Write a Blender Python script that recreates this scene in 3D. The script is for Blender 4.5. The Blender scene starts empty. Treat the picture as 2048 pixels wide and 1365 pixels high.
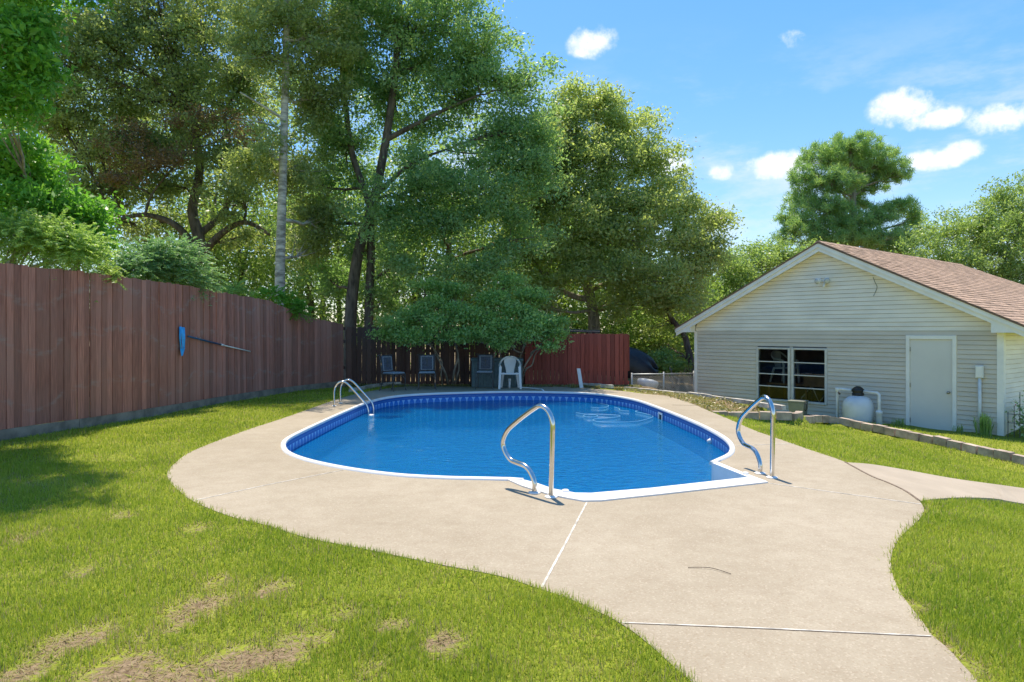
import bpy, bmesh, math, random
import numpy as np
from mathutils import Vector, Matrix

random.seed(7)
RNG = np.random.default_rng(7)
SC = bpy.context.scene
COL = SC.collection
R = math.radians

# ------------------------------------------------------------------ camera
F, CX, HY, H = 1429.0, 1024.0, 662.5, 1.55      # survey constants: focal length in photo pixels, eye height above the deck
cam_d = bpy.data.cameras.new('camera')
cam = bpy.data.objects.new('camera', cam_d)
COL.objects.link(cam)
cam.location = (0, 0, H)
cam.rotation_euler = (R(90), 0, 0)
cam_d.sensor_width = 36.0
cam_d.lens = F / 2048 * 36
cam_d.shift_y = -(682.5 - HY) / 2048
cam_d.clip_start = 0.05
cam_d.clip_end = 3000
SC.camera = cam

# ------------------------------------------------------------------ light
SUN_EL = 68.0
SUN_AZ = math.atan2(-0.25, 0.97)                 # angle from +Y towards +X
sdir = Vector((math.sin(SUN_AZ) * math.cos(R(SUN_EL)), math.cos(SUN_AZ) * math.cos(R(SUN_EL)), math.sin(R(SUN_EL))))
sun_d = bpy.data.lights.new('sun', 'SUN')
sun_d.energy = 2.3
sun_d.angle = R(0.53)
sun_d.color = (1.0, 0.90, 0.75)
sun = bpy.data.objects.new('sun', sun_d)
COL.objects.link(sun)
sun.rotation_euler = sdir.to_track_quat('Z', 'Y').to_euler()
SKY_STRENGTH = 0.15
EXPOSURE = 1.6
SC.view_settings.view_transform = 'Standard'
SC.view_settings.look = 'None'
SC.view_settings.gamma = 1.0
SC.view_settings.use_curve_mapping = False
SC.view_settings.exposure = EXPOSURE
SC.cycles.use_denoising = True
SC.cycles.max_bounces = 10
SC.cycles.diffuse_bounces = 7
SC.cycles.glossy_bounces = 4
SC.cycles.transmission_bounces = 6
SC.cycles.transparent_max_bounces = 12
SC.cycles.caustics_reflective = False
SC.cycles.caustics_refractive = False
SC.cycles.sample_clamp_indirect = 6.0


class NT:
    """small helper for node trees"""
    def __init__(self, tree):
        self.t = tree
        self.n = tree.nodes
        self.l = tree.links

    def new(self, kind, **kw):
        nd = self.n.new(kind)
        for k, v in kw.items():
            if k.startswith('i_'):
                nd.inputs[k[2:].replace('_', ' ')].default_value = v
            else:
                setattr(nd, k, v)
        return nd

    def put(self, sock, val):
        if isinstance(val, bpy.types.NodeSocket):
            self.l.new(val, sock)
        elif val is not None:
            sock.default_value = val

    def math(self, op, a, b=None, c=None, clamp=False):
        nd = self.n.new('ShaderNodeMath')
        nd.operation = op
        nd.use_clamp = clamp
        for i, v in enumerate((a, b, c)):
            if v is not None:
                self.put(nd.inputs[i], v)
        return nd.outputs[0]

    def vmath(self, op, a, b=None):
        nd = self.n.new('ShaderNodeVectorMath')
        nd.operation = op
        self.put(nd.inputs[0], a)
        if b is not None:
            self.put(nd.inputs[1], b)
        return nd.outputs['Value'] if op in ('DOT_PRODUCT', 'LENGTH', 'DISTANCE') else nd.outputs[0]

    def noise(self, vec, scale, detail=3.0, rough=0.55, dist=0.0):
        nd = self.n.new('ShaderNodeTexNoise')
        if vec is not None:
            self.l.new(vec, nd.inputs['Vector'])
        nd.inputs['Scale'].default_value = scale
        nd.inputs['Detail'].default_value = detail
        nd.inputs['Roughness'].default_value = rough
        nd.inputs['Distortion'].default_value = dist
        return nd.outputs['Fac']

    def mix(self, fac, a, b, blend='MIX'):
        nd = self.n.new('ShaderNodeMix')
        nd.data_type = 'RGBA'
        nd.blend_type = blend
        self.put(nd.inputs[0], fac)
        for i, v in ((6, a), (7, b)):
            if isinstance(v, bpy.types.NodeSocket):
                self.l.new(v, nd.inputs[i])
            else:
                nd.inputs[i].default_value = (v[0], v[1], v[2], 1)
        return nd.outputs[2]

    def remap(self, v, a, b, c=0.0, d=1.0, smooth=False):
        nd = self.n.new('ShaderNodeMapRange')
        if smooth:
            nd.interpolation_type = 'SMOOTHSTEP'
        self.put(nd.inputs[0], v)
        for i, x in enumerate((a, b, c, d)):
            nd.inputs[i + 1].default_value = x
        return nd.outputs[0]

    def scaled(self, vec, s):
        return self.vmath('MULTIPLY', vec, s)


# ------------------------------------------------------------------ sky with small fair-weather clouds
W = bpy.data.worlds.new('World')
SC.world = W
W.use_nodes = True
w = NT(W.node_tree)
w.n.clear()
wo = w.new('ShaderNodeOutputWorld')
bg = w.new('ShaderNodeBackground')
sky = w.new('ShaderNodeTexSky', sky_type='NISHITA')
sky.sun_disc = False
sky.sun_elevation = R(SUN_EL)
sky.sun_rotation = SUN_AZ
sky.altitude = 20
sky.air_density = 1.0
sky.dust_density = 0.35
sky.ozone_density = 2.2
tc = w.new('ShaderNodeTexCoord')
dirv = w.vmath('NORMALIZE', tc.outputs['Generated'])
n_big = w.noise(dirv, 22.0, 6.0, 0.62)
n_fine = w.noise(dirv, 70.0, 4.0, 0.6)
n_wisp = w.noise(w.scaled(dirv, (1.0, 1.0, 3.0)), 5.0, 6.0, 0.65)


def sky_dir(px, py):
    return Vector(((px - CX) / F, 1.0, -(py - HY) / F)).normalized()


clouds = [(1183, 82, 62, 42, 1.0), (1170, 103, 48, 18, .8), (1582, 80, 36, 26, .85), (1815, 215, 74, 42, 1.1), (1862, 238, 78, 26, 1.0),
          (2012, 236, 76, 36, .95), (1552, 330, 76, 34, 1.2), (1446, 343, 40, 22, .95), (1868, 320, 72, 25, 1.0),
          (1925, 303, 48, 24, 1.0), (1345, 332, 56, 36, 1.0)]
cl = [(sky_dir(a, b), c / F * .84, d / F * .84, s * .95) for a, b, c, d, s in clouds]
rr = random.Random(3)
for i in range(9):                               # the same kind of small clouds all round the horizon
    az = rr.uniform(70, 290)
    el = rr.uniform(9, 34)
    d = Vector((math.sin(R(az)) * math.cos(R(el)), math.cos(R(az)) * math.cos(R(el)), math.sin(R(el))))
    s = rr.uniform(.8, 1.4)
    cl.append((d, .055 * s, .026 * s, 1.0))
total = None
for d, a, b, s in cl:
    rt = d.cross(Vector((0, 0, 1))).normalized()
    up = rt.cross(d).normalized()
    x = w.math('DIVIDE', w.vmath('DOT_PRODUCT', dirv, tuple(rt)), a)
    y = w.math('DIVIDE', w.vmath('DOT_PRODUCT', dirv, tuple(up)), b)
    q = w.math('ADD', w.math('MULTIPLY', x, x), w.math('MULTIPLY', y, y))
    m = w.math('SUBTRACT', s, w.math('MULTIPLY', q, 0.8))
    front = w.math('GREATER_THAN', w.vmath('DOT_PRODUCT', dirv, tuple(d)), 0.5)
    m = w.math('MULTIPLY', w.math('MAXIMUM', m, 0.0), front)
    total = m if total is None else w.math('MAXIMUM', total, m)
ragged = w.math('ADD', w.math('MULTIPLY', w.math('SUBTRACT', n_big, 0.5), 2.4), w.math('MULTIPLY', w.math('SUBTRACT', n_fine, 0.5), 0.9))
dens = w.remap(w.math('ADD', w.math('MULTIPLY', total, 1.0), ragged), 0.22, 1.25, 0, 0.97, True)
dens = w.math('MULTIPLY', dens, w.remap(total, 0.0, 0.45, 0, 1, True))
wel = w.n.new('ShaderNodeSeparateXYZ')
w.l.new(dirv, wel.inputs[0])
band = w.math('MULTIPLY', w.remap(wel.outputs[2], 0.0, 0.16, 0.45, 1.0), w.remap(wel.outputs[2], 0.2, 0.40, 1.0, 0.0, True))
wisp = w.math('MULTIPLY', w.remap(n_wisp, 0.44, 0.70, 0, 0.6, True), band)
skycol = w.new('ShaderNodeHueSaturation')
skycol.inputs['Saturation'].default_value = 1.78
skycol.inputs['Value'].default_value = 0.91
skg = w.new('ShaderNodeGamma')
skg.inputs['Gamma'].default_value = 0.6
w.l.new(sky.outputs[0], skg.inputs['Color'])
w.l.new(skg.outputs[0], skycol.inputs['Color'])
c1 = w.mix(wisp, w.mix(1.0, skycol.outputs[0], (0.96, 0.94, 1.0), 'MULTIPLY'), (2.0, 2.2, 2.45))
c2 = w.mix(dens, c1, (2.75, 2.75, 2.8))
w.l.new(c2, bg.inputs[0])
bg.inputs[1].default_value = SKY_STRENGTH
w.l.new(bg.outputs[0], wo.inputs[0])


# ------------------------------------------------------------------ survey helpers (photo measurements -> metres)
def G(px, py, z=0.0):
    """point of the level z that was measured at this place of the photograph"""
    Y = F * (H - z) / (py - HY)
    return ((px - CX) / F * Y, Y)


def P(px, py, Y):
    return Vector(((px - CX) / F * Y, Y, H - (py - HY) / F * Y))


# ------------------------------------------------------------------ objects
def tag(o, label=None, cat=None, group=None, kind=None):
    if label:
        o['label'] = label
    if cat:
        o['category'] = cat
    if group:
        o['group'] = group
    if kind:
        o['kind'] = kind
    return o


def empty(name, loc=(0, 0, 0), rz=0.0, **kw):
    o = bpy.data.objects.new(name, None)
    o.empty_display_size = 0.2
    COL.objects.link(o)
    o.location = loc
    o.rotation_euler = (0, 0, rz)
    return tag(o, **kw)


def link(name, me, mat=None, parent=None, smooth=False):
    if mat is not None and not me.materials:
        me.materials.append(mat)
    if smooth:
        me.polygons.foreach_set('use_smooth', [True] * len(me.polygons))
    o = bpy.data.objects.new(name, me)
    COL.objects.link(o)
    if parent is not None:
        o.parent = parent
    return o


def copy_tree(o, parent=None):
    c = o.copy()
    COL.objects.link(c)
    c.parent = parent
    for ch in list(o.children):
        copy_tree(ch, c)
    return c


class MB:
    def __init__(self):
        self.v = []
        self.f = []

    def quad(self, a, b, c, d):
        n = len(self.v)
        self.v += [tuple(a), tuple(b), tuple(c), tuple(d)]
        self.f.append((n, n + 1, n + 2, n + 3))
        return self

    def poly(self, pts):
        n = len(self.v)
        self.v += [tuple(p) for p in pts]
        self.f.append(tuple(range(n, n + len(pts))))
        return self

    def hexa(self, p):
        """eight corners: bottom ring then top ring, both counter-clockwise from above"""
        n = len(self.v)
        self.v += [tuple(q) for q in p]
        for a in ((3, 2, 1, 0), (4, 5, 6, 7), (0, 1, 5, 4), (1, 2, 6, 5), (2, 3, 7, 6), (3, 0, 4, 7)):
            self.f.append(tuple(n + i for i in a))
        return self

    def box(self, x0, x1, y0, y1, z0, z1):
        return self.hexa([(x0, y0, z0), (x1, y0, z0), (x1, y1, z0), (x0, y1, z0), (x0, y0, z1), (x1, y0, z1), (x1, y1, z1), (x0, y1, z1)])

    def bar(self, a, b, wd, th, up=(0, 0, 1)):
        a, b = Vector(a), Vector(b)
        d = (b - a).normalized()
        s = d.cross(Vector(up))
        if s.length < 1e-4:
            s = d.cross(Vector((1, 0, 0)))
        s.normalize()
        u = s.cross(d).normalized()
        s *= wd / 2
        u *= th / 2
        return self.hexa([a - s - u, a + s - u, b + s - u, b - s - u, a - s + u, a + s + u, b + s + u, b - s + u])

    def tube(self, path, r, n=8, caps=True, flat=1.0):
        pts = [Vector(p) for p in path]
        m = len(pts)
        rs = r if isinstance(r, (list, tuple)) else [r] * m
        t0 = (pts[1] - pts[0]).normalized()
        ref = Vector((0, 0, 1)) if abs(t0.z) < 0.9 else Vector((1, 0, 0))
        u = t0.cross(ref).normalized()
        base = len(self.v)
        for i in range(m):
            if i == 0:
                t = t0
            elif i == m - 1:
                t = (pts[-1] - pts[-2])
            else:
                t = (pts[i + 1] - pts[i - 1])
            if t.length < 1e-9:
                t = t0
            t.normalize()
            u = (u - t * u.dot(t))
            if u.length < 1e-6:
                u = t.orthogonal()
            u.normalize()
            v = t.cross(u)
            for k in range(n):
                a = 2 * math.pi * k / n
                self.v.append(tuple(pts[i] + (u * math.cos(a) + v * math.sin(a) * flat) * rs[i]))
        for i in range(m - 1):
            for k in range(n):
                a = base + i * n + k
                b = base + i * n + (k + 1) % n
                self.f.append((a, b, b + n, a + n))
        if caps:
            self.f.append(tuple(base + k for k in range(n))[::-1])
            self.f.append(tuple(base + (m - 1) * n + k for k in range(n)))
        return self

    def lathe(self, prof, c=(0, 0, 0), n=20, caps=True):
        base = len(self.v)
        for r, z in prof:
            for k in range(n):
                a = 2 * math.pi * k / n
                self.v.append((c[0] + r * math.cos(a), c[1] + r * math.sin(a), c[2] + z))
        m = len(prof)
        for i in range(m - 1):
            for k in range(n):
                a = base + i * n + k
                b = base + i * n + (k + 1) % n
                self.f.append((a, b, b + n, a + n))
        if caps:
            self.f.append(tuple(base + k for k in range(n))[::-1])
            self.f.append(tuple(base + (m - 1) * n + k for k in range(n)))
        return self

    def mesh(self, name):
        me = bpy.data.meshes.new(name)
        me.from_pydata(self.v, [], self.f)
        me.update()
        return me

    def build(self, name, mat, parent=None, smooth=False, bevel=0.0):
        me = self.mesh(name)
        o = link(name, me, mat, parent, smooth)
        if bevel:
            md = o.modifiers.new('edge', 'BEVEL')
            md.width = bevel
            md.segments = 2
            md.limit_method = 'ANGLE'
        return o


def crom(pts, n=8, closed=False):
    """Catmull-Rom through the points"""
    p = [Vector(q) for q in pts]
    m = len(p)
    out = []
    rng = range(m) if closed else range(m - 1)
    for i in rng:
        if closed:
            a, b, c, d = p[i - 1], p[i], p[(i + 1) % m], p[(i + 2) % m]
        else:
            a, b, c, d = p[max(i - 1, 0)], p[i], p[i + 1], p[min(i + 2, m - 1)]
        for k in range(n):
            t = k / n
            out.append(0.5 * ((2 * b) + (c - a) * t + (2 * a - 5 * b + 4 * c - d) * t * t + (3 * b - a - 3 * c + d) * t ** 3))
    if not closed:
        out.append(p[-1])
    return out


def resample(pts, step):
    pts = [Vector(p) for p in pts]
    out = [pts[0].copy()]
    acc = 0.0
    for a, b in zip(pts, pts[1:]):
        L = (b - a).length
        t = step - acc
        while t <= L:
            out.append(a.lerp(b, t / L))
            t += step
        acc = (acc + L) % step
    return out


def inside(poly, x, y):
    """vectorised point in polygon"""
    poly = np.asarray([(p[0], p[1]) for p in poly])
    r = np.zeros(x.shape, bool)
    j = len(poly) - 1
    for i in range(len(poly)):
        xi, yi = poly[i]
        xj, yj = poly[j]
        c = ((yi > y) != (yj > y)) & (x < (xj - xi) * (y - yi) / (yj - yi + 1e-12) + xi)
        r ^= c
        j = i
    return r


def fast_mesh(name, verts, nper, attr=None):
    """verts (N*nper, 3): N separate faces of nper corners"""
    N = len(verts) // nper
    me = bpy.data.meshes.new(name)
    me.vertices.add(N * nper)
    me.vertices.foreach_set('co', np.ascontiguousarray(verts, dtype=np.float32).ravel())
    me.loops.add(N * nper)
    me.loops.foreach_set('vertex_index', np.arange(N * nper, dtype=np.int32))
    me.polygons.add(N)
    me.polygons.foreach_set('loop_start', np.arange(0, N * nper, nper, dtype=np.int32))
    if attr is not None:
        for k, a in attr.items():
            at = me.attributes.new(k, 'FLOAT', 'POINT')
            at.data.foreach_set('value', np.ascontiguousarray(a, dtype=np.float32))
    me.update(calc_edges=True)
    return me


# ------------------------------------------------------------------ materials
MATS = {}


def base_mat(name):
    m = bpy.data.materials.new(name)
    m.use_nodes = True
    t = NT(m.node_tree)
    t.n.clear()
    out = t.new('ShaderNodeOutputMaterial')
    MATS[name] = m
    return m, t, out


def M(name, col, rough=0.6, var=0.12, scale=6.0, bump=0.0, bscale=80.0, metal=0.0, spec=0.4, rnd=0.0, isl=0.0, col2=None, stretch=None,
      coat=0.0, detail=4.0, lo=0.35, hi=0.65):
    m, t, out = base_mat(name)
    b = t.new('ShaderNodeBsdfPrincipled')
    geo = t.new('ShaderNodeNewGeometry')
    pos = geo.outputs['Position']
    if stretch:
        pos = t.scaled(pos, stretch)
    n = t.noise(pos, scale, detail)
    fac = t.remap(n, lo, hi, 0, 1)
    a = tuple(c * (1 - var) for c in col)
    c2 = col2 or tuple(min(c * (1 + var), 1) for c in col)
    c = t.mix(fac, a if not col2 else col, c2)
    if rnd:
        oi = t.new('ShaderNodeObjectInfo')
        k = t.remap(oi.outputs['Random'], 0, 1, 1 - rnd, 1 + rnd)
        cc = t.n.new('ShaderNodeCombineColor')
        for i in range(3):
            t.l.new(k, cc.inputs[i])
        c = t.mix(1.0, c, cc.outputs[0], 'MULTIPLY')
    if isl:
        k = t.remap(geo.outputs['Random Per Island'], 0, 1, 1 - isl, 1 + isl)
        cc = t.n.new('ShaderNodeCombineColor')
        for i in range(3):
            t.l.new(k, cc.inputs[i])
        c = t.mix(1.0, c, cc.outputs[0], 'MULTIPLY')
    t.l.new(c, b.inputs['Base Color'])
    b.inputs['Roughness'].default_value = rough
    b.inputs['Metallic'].default_value = metal
    b.inputs['Specular IOR Level'].default_value = spec
    b.inputs['Coat Weight'].default_value = coat
    if bump:
        bp = t.new('ShaderNodeBump')
        bp.inputs['Strength'].default_value = bump
        bp.inputs['Distance'].default_value = 0.01
        t.l.new(t.noise(pos, bscale, 3.0), bp.inputs['Height'])
        t.l.new(bp.outputs[0], b.inputs['Normal'])
    t.l.new(b.outputs[0], out.inputs[0])
    return m


def leaf_mat(name, dark, mid, light, trans=0.4, rough=0.42, patch=0.5, pscale=0.5, spec=0.6):
    m, t, out = base_mat(name)
    geo = t.new('ShaderNodeNewGeometry')
    rp = t.new('ShaderNodeValToRGB')
    rp.color_ramp.elements[0].color = (*dark, 1)
    rp.color_ramp.elements[1].color = (*light, 1)
    e = rp.color_ramp.elements.new(0.55)
    e.color = (*mid, 1)
    n = t.noise(geo.outputs['Position'], pscale, 3.0)
    k = t.math('ADD', t.math('MULTIPLY', geo.outputs['Random Per Island'], 1 - patch), t.math('MULTIPLY', t.remap(n, 0.3, 0.7), patch))
    t.l.new(k, rp.inputs[0])
    b = t.new('ShaderNodeBsdfPrincipled')
    t.l.new(rp.outputs[0], b.inputs['Base Color'])
    b.inputs['Roughness'].default_value = rough
    b.inputs['Specular IOR Level'].default_value = spec
    tr = t.new('ShaderNodeBsdfTranslucent')
    tc_ = t.mix(1.0, rp.outputs[0], (1.02, 1.08, 0.6), 'MULTIPLY')
    t.l.new(tc_, tr.inputs[0])
    mx = t.new('ShaderNodeMixShader')
    mx.inputs[0].default_value = trans
    t.l.new(b.outputs[0], mx.inputs[1])
    t.l.new(tr.outputs[0], mx.inputs[2])
    t.l.new(mx.outputs[0], out.inputs[0])
    return m


M('path_concrete', (0.40, 0.335, 0.255), 0.85, 0.08, 2.0, 0.2, 220.0, spec=0.2, detail=8.0)
M('joint', (0.54, 0.50, 0.43), 0.6, 0.4, 9.0)
M('base_wood', (0.24, 0.20, 0.155), 0.9, 0.3, 4.0)
M('soil', (0.16, 0.105, 0.06), 0.95, 0.4, 9.0, 0.6, 60.0)
M('hose_white', (0.22, 0.45, 0.62), 0.4, 0.1, 5.0)
M('white_plastic', (0.80, 0.79, 0.77), 0.4, 0.05, 5.0)
M('white_trim', (0.88, 0.84, 0.78), 0.5, 0.06, 3.0)
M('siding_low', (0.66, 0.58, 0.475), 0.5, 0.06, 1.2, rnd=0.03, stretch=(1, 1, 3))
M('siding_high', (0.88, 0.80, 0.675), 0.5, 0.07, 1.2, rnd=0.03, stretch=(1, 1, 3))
M('door_paint', (0.72, 0.68, 0.62), 0.45, 0.03, 1.5)
M('shingle', (0.40, 0.272, 0.19), 0.9, 0.25, 14.0, 0.5, 150.0, rnd=0.22, isl=0.0)
M('shingle_mass', (0.40, 0.272, 0.19), 0.9, 0.25, 14.0, 0.5, 150.0, isl=0.22)
M('felt', (0.22, 0.13, 0.09), 0.95)
M('steel', (0.66, 0.65, 0.63), 0.16, 0.04, 12.0, metal=1.0)
M('galvanized', (0.42, 0.43, 0.43), 0.45, 0.12, 20.0, metal=0.7)
M('iron', (0.08, 0.078, 0.075), 0.5, 0.25, 20.0)
M('navy_fabric', (0.085, 0.095, 0.12), 0.85, 0.3, 30.0)
M('pale_fabric', (0.25, 0.27, 0.29), 0.85, 0.2, 40.0)
M('box_plastic', (0.10, 0.16, 0.17), 0.5, 0.15, 9.0)
M('tarp', (0.014, 0.016, 0.022), 0.45, 0.3, 3.0, 0.8, 9.0)
M('blue_plastic', (0.04, 0.38, 0.85), 0.45, 0.15, 12.0)
M('blue_dark', (0.02, 0.08, 0.17), 0.4, 0.15, 12.0)
M('aluminium', (0.78, 0.74, 0.66), 0.45, 0.1, 12.0)
M('black_plastic', (0.02, 0.02, 0.02), 0.45, 0.2)
M('tank', (0.62, 0.65, 0.68), 0.5, 0.08, 3.0)
M('pvc', (0.72, 0.72, 0.70), 0.45, 0.08, 8.0)
M('olive_plastic', (0.22, 0.225, 0.18), 0.6, 0.1, 8.0)
M('block', (0.42, 0.335, 0.27), 0.9, 0.25, 6.0, 0.6, 60.0, rnd=0.14, col2=None)
M('curb_stone', (0.50, 0.46, 0.40), 0.9, 0.25, 5.0, 0.6, 60.0, rnd=0.15)
M('bark_dark', (0.13, 0.10, 0.078), 0.95, 0.5, 3.0, 1.0, 16.0, stretch=(3, 3, .8))
M('bark_grey', (0.28, 0.24, 0.19), 0.95, 0.4, 4.0, 1.0, 18.0, stretch=(3, 3, .8))
M('bark_pale', (0.44, 0.39, 0.33), 0.9, 0.5, 3.5, 0.8, 14.0, stretch=(1, 1, 3.2))
M('stem_bark', (0.30, 0.25, 0.19), 0.9, 0.3, 6.0, 0.6, 30.0)
M('dark_room', (0.20, 0.20, 0.20), 0.9)
M('wood_warm', (0.36, 0.20, 0.10), 0.6, 0.2, 4.0)
M('window_metal', (0.62, 0.59, 0.54), 0.5, 0.1, 8.0)
M('bulb_glass', (0.6, 0.6, 0.58), 0.15, 0.05)
M('knob_metal', (0.35, 0.34, 0.32), 0.3, metal=1.0)
M('shed_roof', (0.05, 0.05, 0.055), 0.7)


def concrete_mat():
    m, t, out = base_mat('concrete')
    b = t.new('ShaderNodeBsdfPrincipled')
    geo = t.new('ShaderNodeNewGeometry')
    pos = geo.outputs['Position']
    big = t.noise(pos, 0.55, 5.0, 0.6)
    mid = t.noise(pos, 5.0, 6.0, 0.7)
    vo = t.new('ShaderNodeTexVoronoi')
    vo.inputs['Scale'].default_value = 95.0
    t.l.new(pos, vo.inputs['Vector'])
    sp = t.n.new('ShaderNodeSeparateColor')
    t.l.new(vo.outputs['Color'], sp.inputs[0])
    c = t.mix(t.remap(big, 0.35, 0.65), (0.325, 0.275, 0.200), (0.395, 0.340, 0.256))
    c = t.mix(t.remap(mid, 0.40, 0.75, 0, 0.45), c, (0.255, 0.20, 0.138))
    c = t.mix(t.remap(sp.outputs[0], 0.78, 0.98, 0, 0.32), c, (0.25, 0.18, 0.115))
    c = t.mix(t.remap(sp.outputs[1], 0.78, 0.98, 0, 0.35), c, (0.52, 0.45, 0.35))
    st = t.remap(t.noise(pos, 1.7, 7.0, 0.72), 0.57, 0.74, 0, 0.32, True)
    c = t.mix(st, c, (0.20, 0.155, 0.105))
    t.l.new(c, b.inputs['Base Color'])
    b.inputs['Roughness'].default_value = 0.85
    b.inputs['Specular IOR Level'].default_value = 0.2
    bp = t.new('ShaderNodeBump')
    bp.inputs['Strength'].default_value = 0.35
    bp.inputs['Distance'].default_value = 0.004
    t.l.new(vo.outputs['Distance'], bp.inputs['Height'])
    t.l.new(bp.outputs[0], b.inputs['Normal'])
    t.l.new(b.outputs[0], out.inputs[0])


concrete_mat()


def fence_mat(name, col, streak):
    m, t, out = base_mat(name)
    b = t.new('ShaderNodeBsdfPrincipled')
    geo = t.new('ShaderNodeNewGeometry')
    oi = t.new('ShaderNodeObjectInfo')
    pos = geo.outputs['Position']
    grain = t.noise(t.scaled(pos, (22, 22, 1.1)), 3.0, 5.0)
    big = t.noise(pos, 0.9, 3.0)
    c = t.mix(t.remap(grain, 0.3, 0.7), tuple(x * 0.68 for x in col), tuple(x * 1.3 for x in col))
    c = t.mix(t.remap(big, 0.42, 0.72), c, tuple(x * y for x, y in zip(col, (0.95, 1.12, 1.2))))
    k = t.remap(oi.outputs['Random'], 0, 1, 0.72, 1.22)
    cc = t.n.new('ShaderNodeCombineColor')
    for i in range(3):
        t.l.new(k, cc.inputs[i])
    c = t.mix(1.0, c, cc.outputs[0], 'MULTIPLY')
    # pale hose and sprinkler stains in wavering level lines
    sp = t.n.new('ShaderNodeSeparateXYZ')
    t.l.new(pos, sp.inputs[0])
    wob = t.math('MULTIPLY', t.math('SUBTRACT', t.noise(t.scaled(pos, (0.6, 0.6, 0.0)), 1.0, 2.0), 0.5), 1.5)
    tot = None
    for z0, wd in ((2.12, 0.05), (1.42, 0.045), (0.55, 0.04)):
        dz = t.math('ABSOLUTE', t.math('SUBTRACT', t.math('ADD', sp.outputs[2], wob), z0))
        v = t.remap(dz, 0.0, wd * 2.2, 1.0, 0.0, True)
        tot = v if tot is None else t.math('MAXIMUM', tot, v)
    br = t.remap(t.noise(t.scaled(pos, (3, 3, 6)), 2.2, 5.0), 0.42, 0.64, 0, 1, True)
    c = t.mix(t.math('MULTIPLY', t.math('MULTIPLY', tot, br), streak), c, (0.36, 0.29, 0.25))
    t.l.new(c, b.inputs['Base Color'])
    b.inputs['Roughness'].default_value = 0.8
    b.inputs['Specular IOR Level'].default_value = 0.25
    bp = t.new('ShaderNodeBump')
    bp.inputs['Strength'].default_value = 0.4
    bp.inputs['Distance'].default_value = 0.006
    t.l.new(grain, bp.inputs['Height'])
    t.l.new(bp.outputs[0], b.inputs['Normal'])
    t.l.new(b.outputs[0], out.inputs[0])


fence_mat('fence_brown', (0.42, 0.172, 0.120), 0.38)
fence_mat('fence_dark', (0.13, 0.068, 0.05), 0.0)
fence_mat('fence_red', (0.33, 0.075, 0.052), 0.0)


def glass_mat():
    m, t, out = base_mat('window_glass')
    tr = t.new('ShaderNodeBsdfTransparent')
    tr.inputs[0].default_value = (0.72, 0.76, 0.76, 1)
    gl = t.new('ShaderNodeBsdfGlossy')
    gl.inputs['Roughness'].default_value = 0.02
    fr = t.new('ShaderNodeFresnel')
    fr.inputs[0].default_value = 1.4
    bp = t.new('ShaderNodeBump')
    bp.inputs['Strength'].default_value = 0.06
    bp.inputs['Distance'].default_value = 0.02
    geo = t.new('ShaderNodeNewGeometry')
    t.l.new(t.noise(geo.outputs['Position'], 2.5, 1.0), bp.inputs['Height'])
    t.l.new(bp.outputs[0], gl.inputs['Normal'])
    mx = t.new('ShaderNodeMixShader')
    t.l.new(t.remap(fr.outputs[0], 0, 1, 0.0, 0.7), mx.inputs[0])
    t.l.new(tr.outputs[0], mx.inputs[1])
    t.l.new(gl.outputs[0], mx.inputs[2])
    t.l.new(mx.outputs[0], out.inputs[0])


glass_mat()


def water_mat():
    m, t, out = base_mat('water')
    geo = t.new('ShaderNodeNewGeometry')
    pos = geo.outputs['Position']
    a = t.noise(t.scaled(pos, (1.0, 1.5, 1.0)), 5.5, 3.0, 0.6, 0.6)
    b_ = t.noise(t.scaled(pos, (1.0, 1.4, 1.0)), 16.0, 2.0, 0.5)
    h = t.math('ADD', t.math('MULTIPLY', a, 1.0), t.math('MULTIPLY', b_, 0.28))
    bp = t.new('ShaderNodeBump')
    bp.inputs['Strength'].default_value = 0.9
    bp.inputs['Distance'].default_value = 0.04
    t.l.new(h, bp.inputs['Height'])
    tr = t.new('ShaderNodeBsdfTransparent')
    tr.inputs[0].default_value = (0.82, 0.96, 0.99, 1)
    gl = t.new('ShaderNodeBsdfGlossy')
    gl.inputs['Roughness'].default_value = 0.03
    t.l.new(bp.outputs[0], gl.inputs['Normal'])
    fr = t.new('ShaderNodeFresnel')
    fr.inputs[0].default_value = 1.28
    t.l.new(bp.outputs[0], fr.inputs['Normal'])
    # light scattered back by the water body itself
    df = t.new('ShaderNodeBsdfDiffuse')
    df.inputs[0].default_value = (0.003, 0.185, 0.47, 1)
    t.l.new(bp.outputs[0], df.inputs['Normal'])
    body = t.new('ShaderNodeMixShader')
    body.inputs[0].default_value = 0.55
    t.l.new(tr.outputs[0], body.inputs[1])
    t.l.new(df.outputs[0], body.inputs[2])
    mx = t.new('ShaderNodeMixShader')
    t.l.new(fr.outputs[0], mx.inputs[0])
    t.l.new(body.outputs[0], mx.inputs[1])
    t.l.new(gl.outputs[0], mx.inputs[2])
    t.l.new(mx.outputs[0], out.inputs[0])


water_mat()


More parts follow.
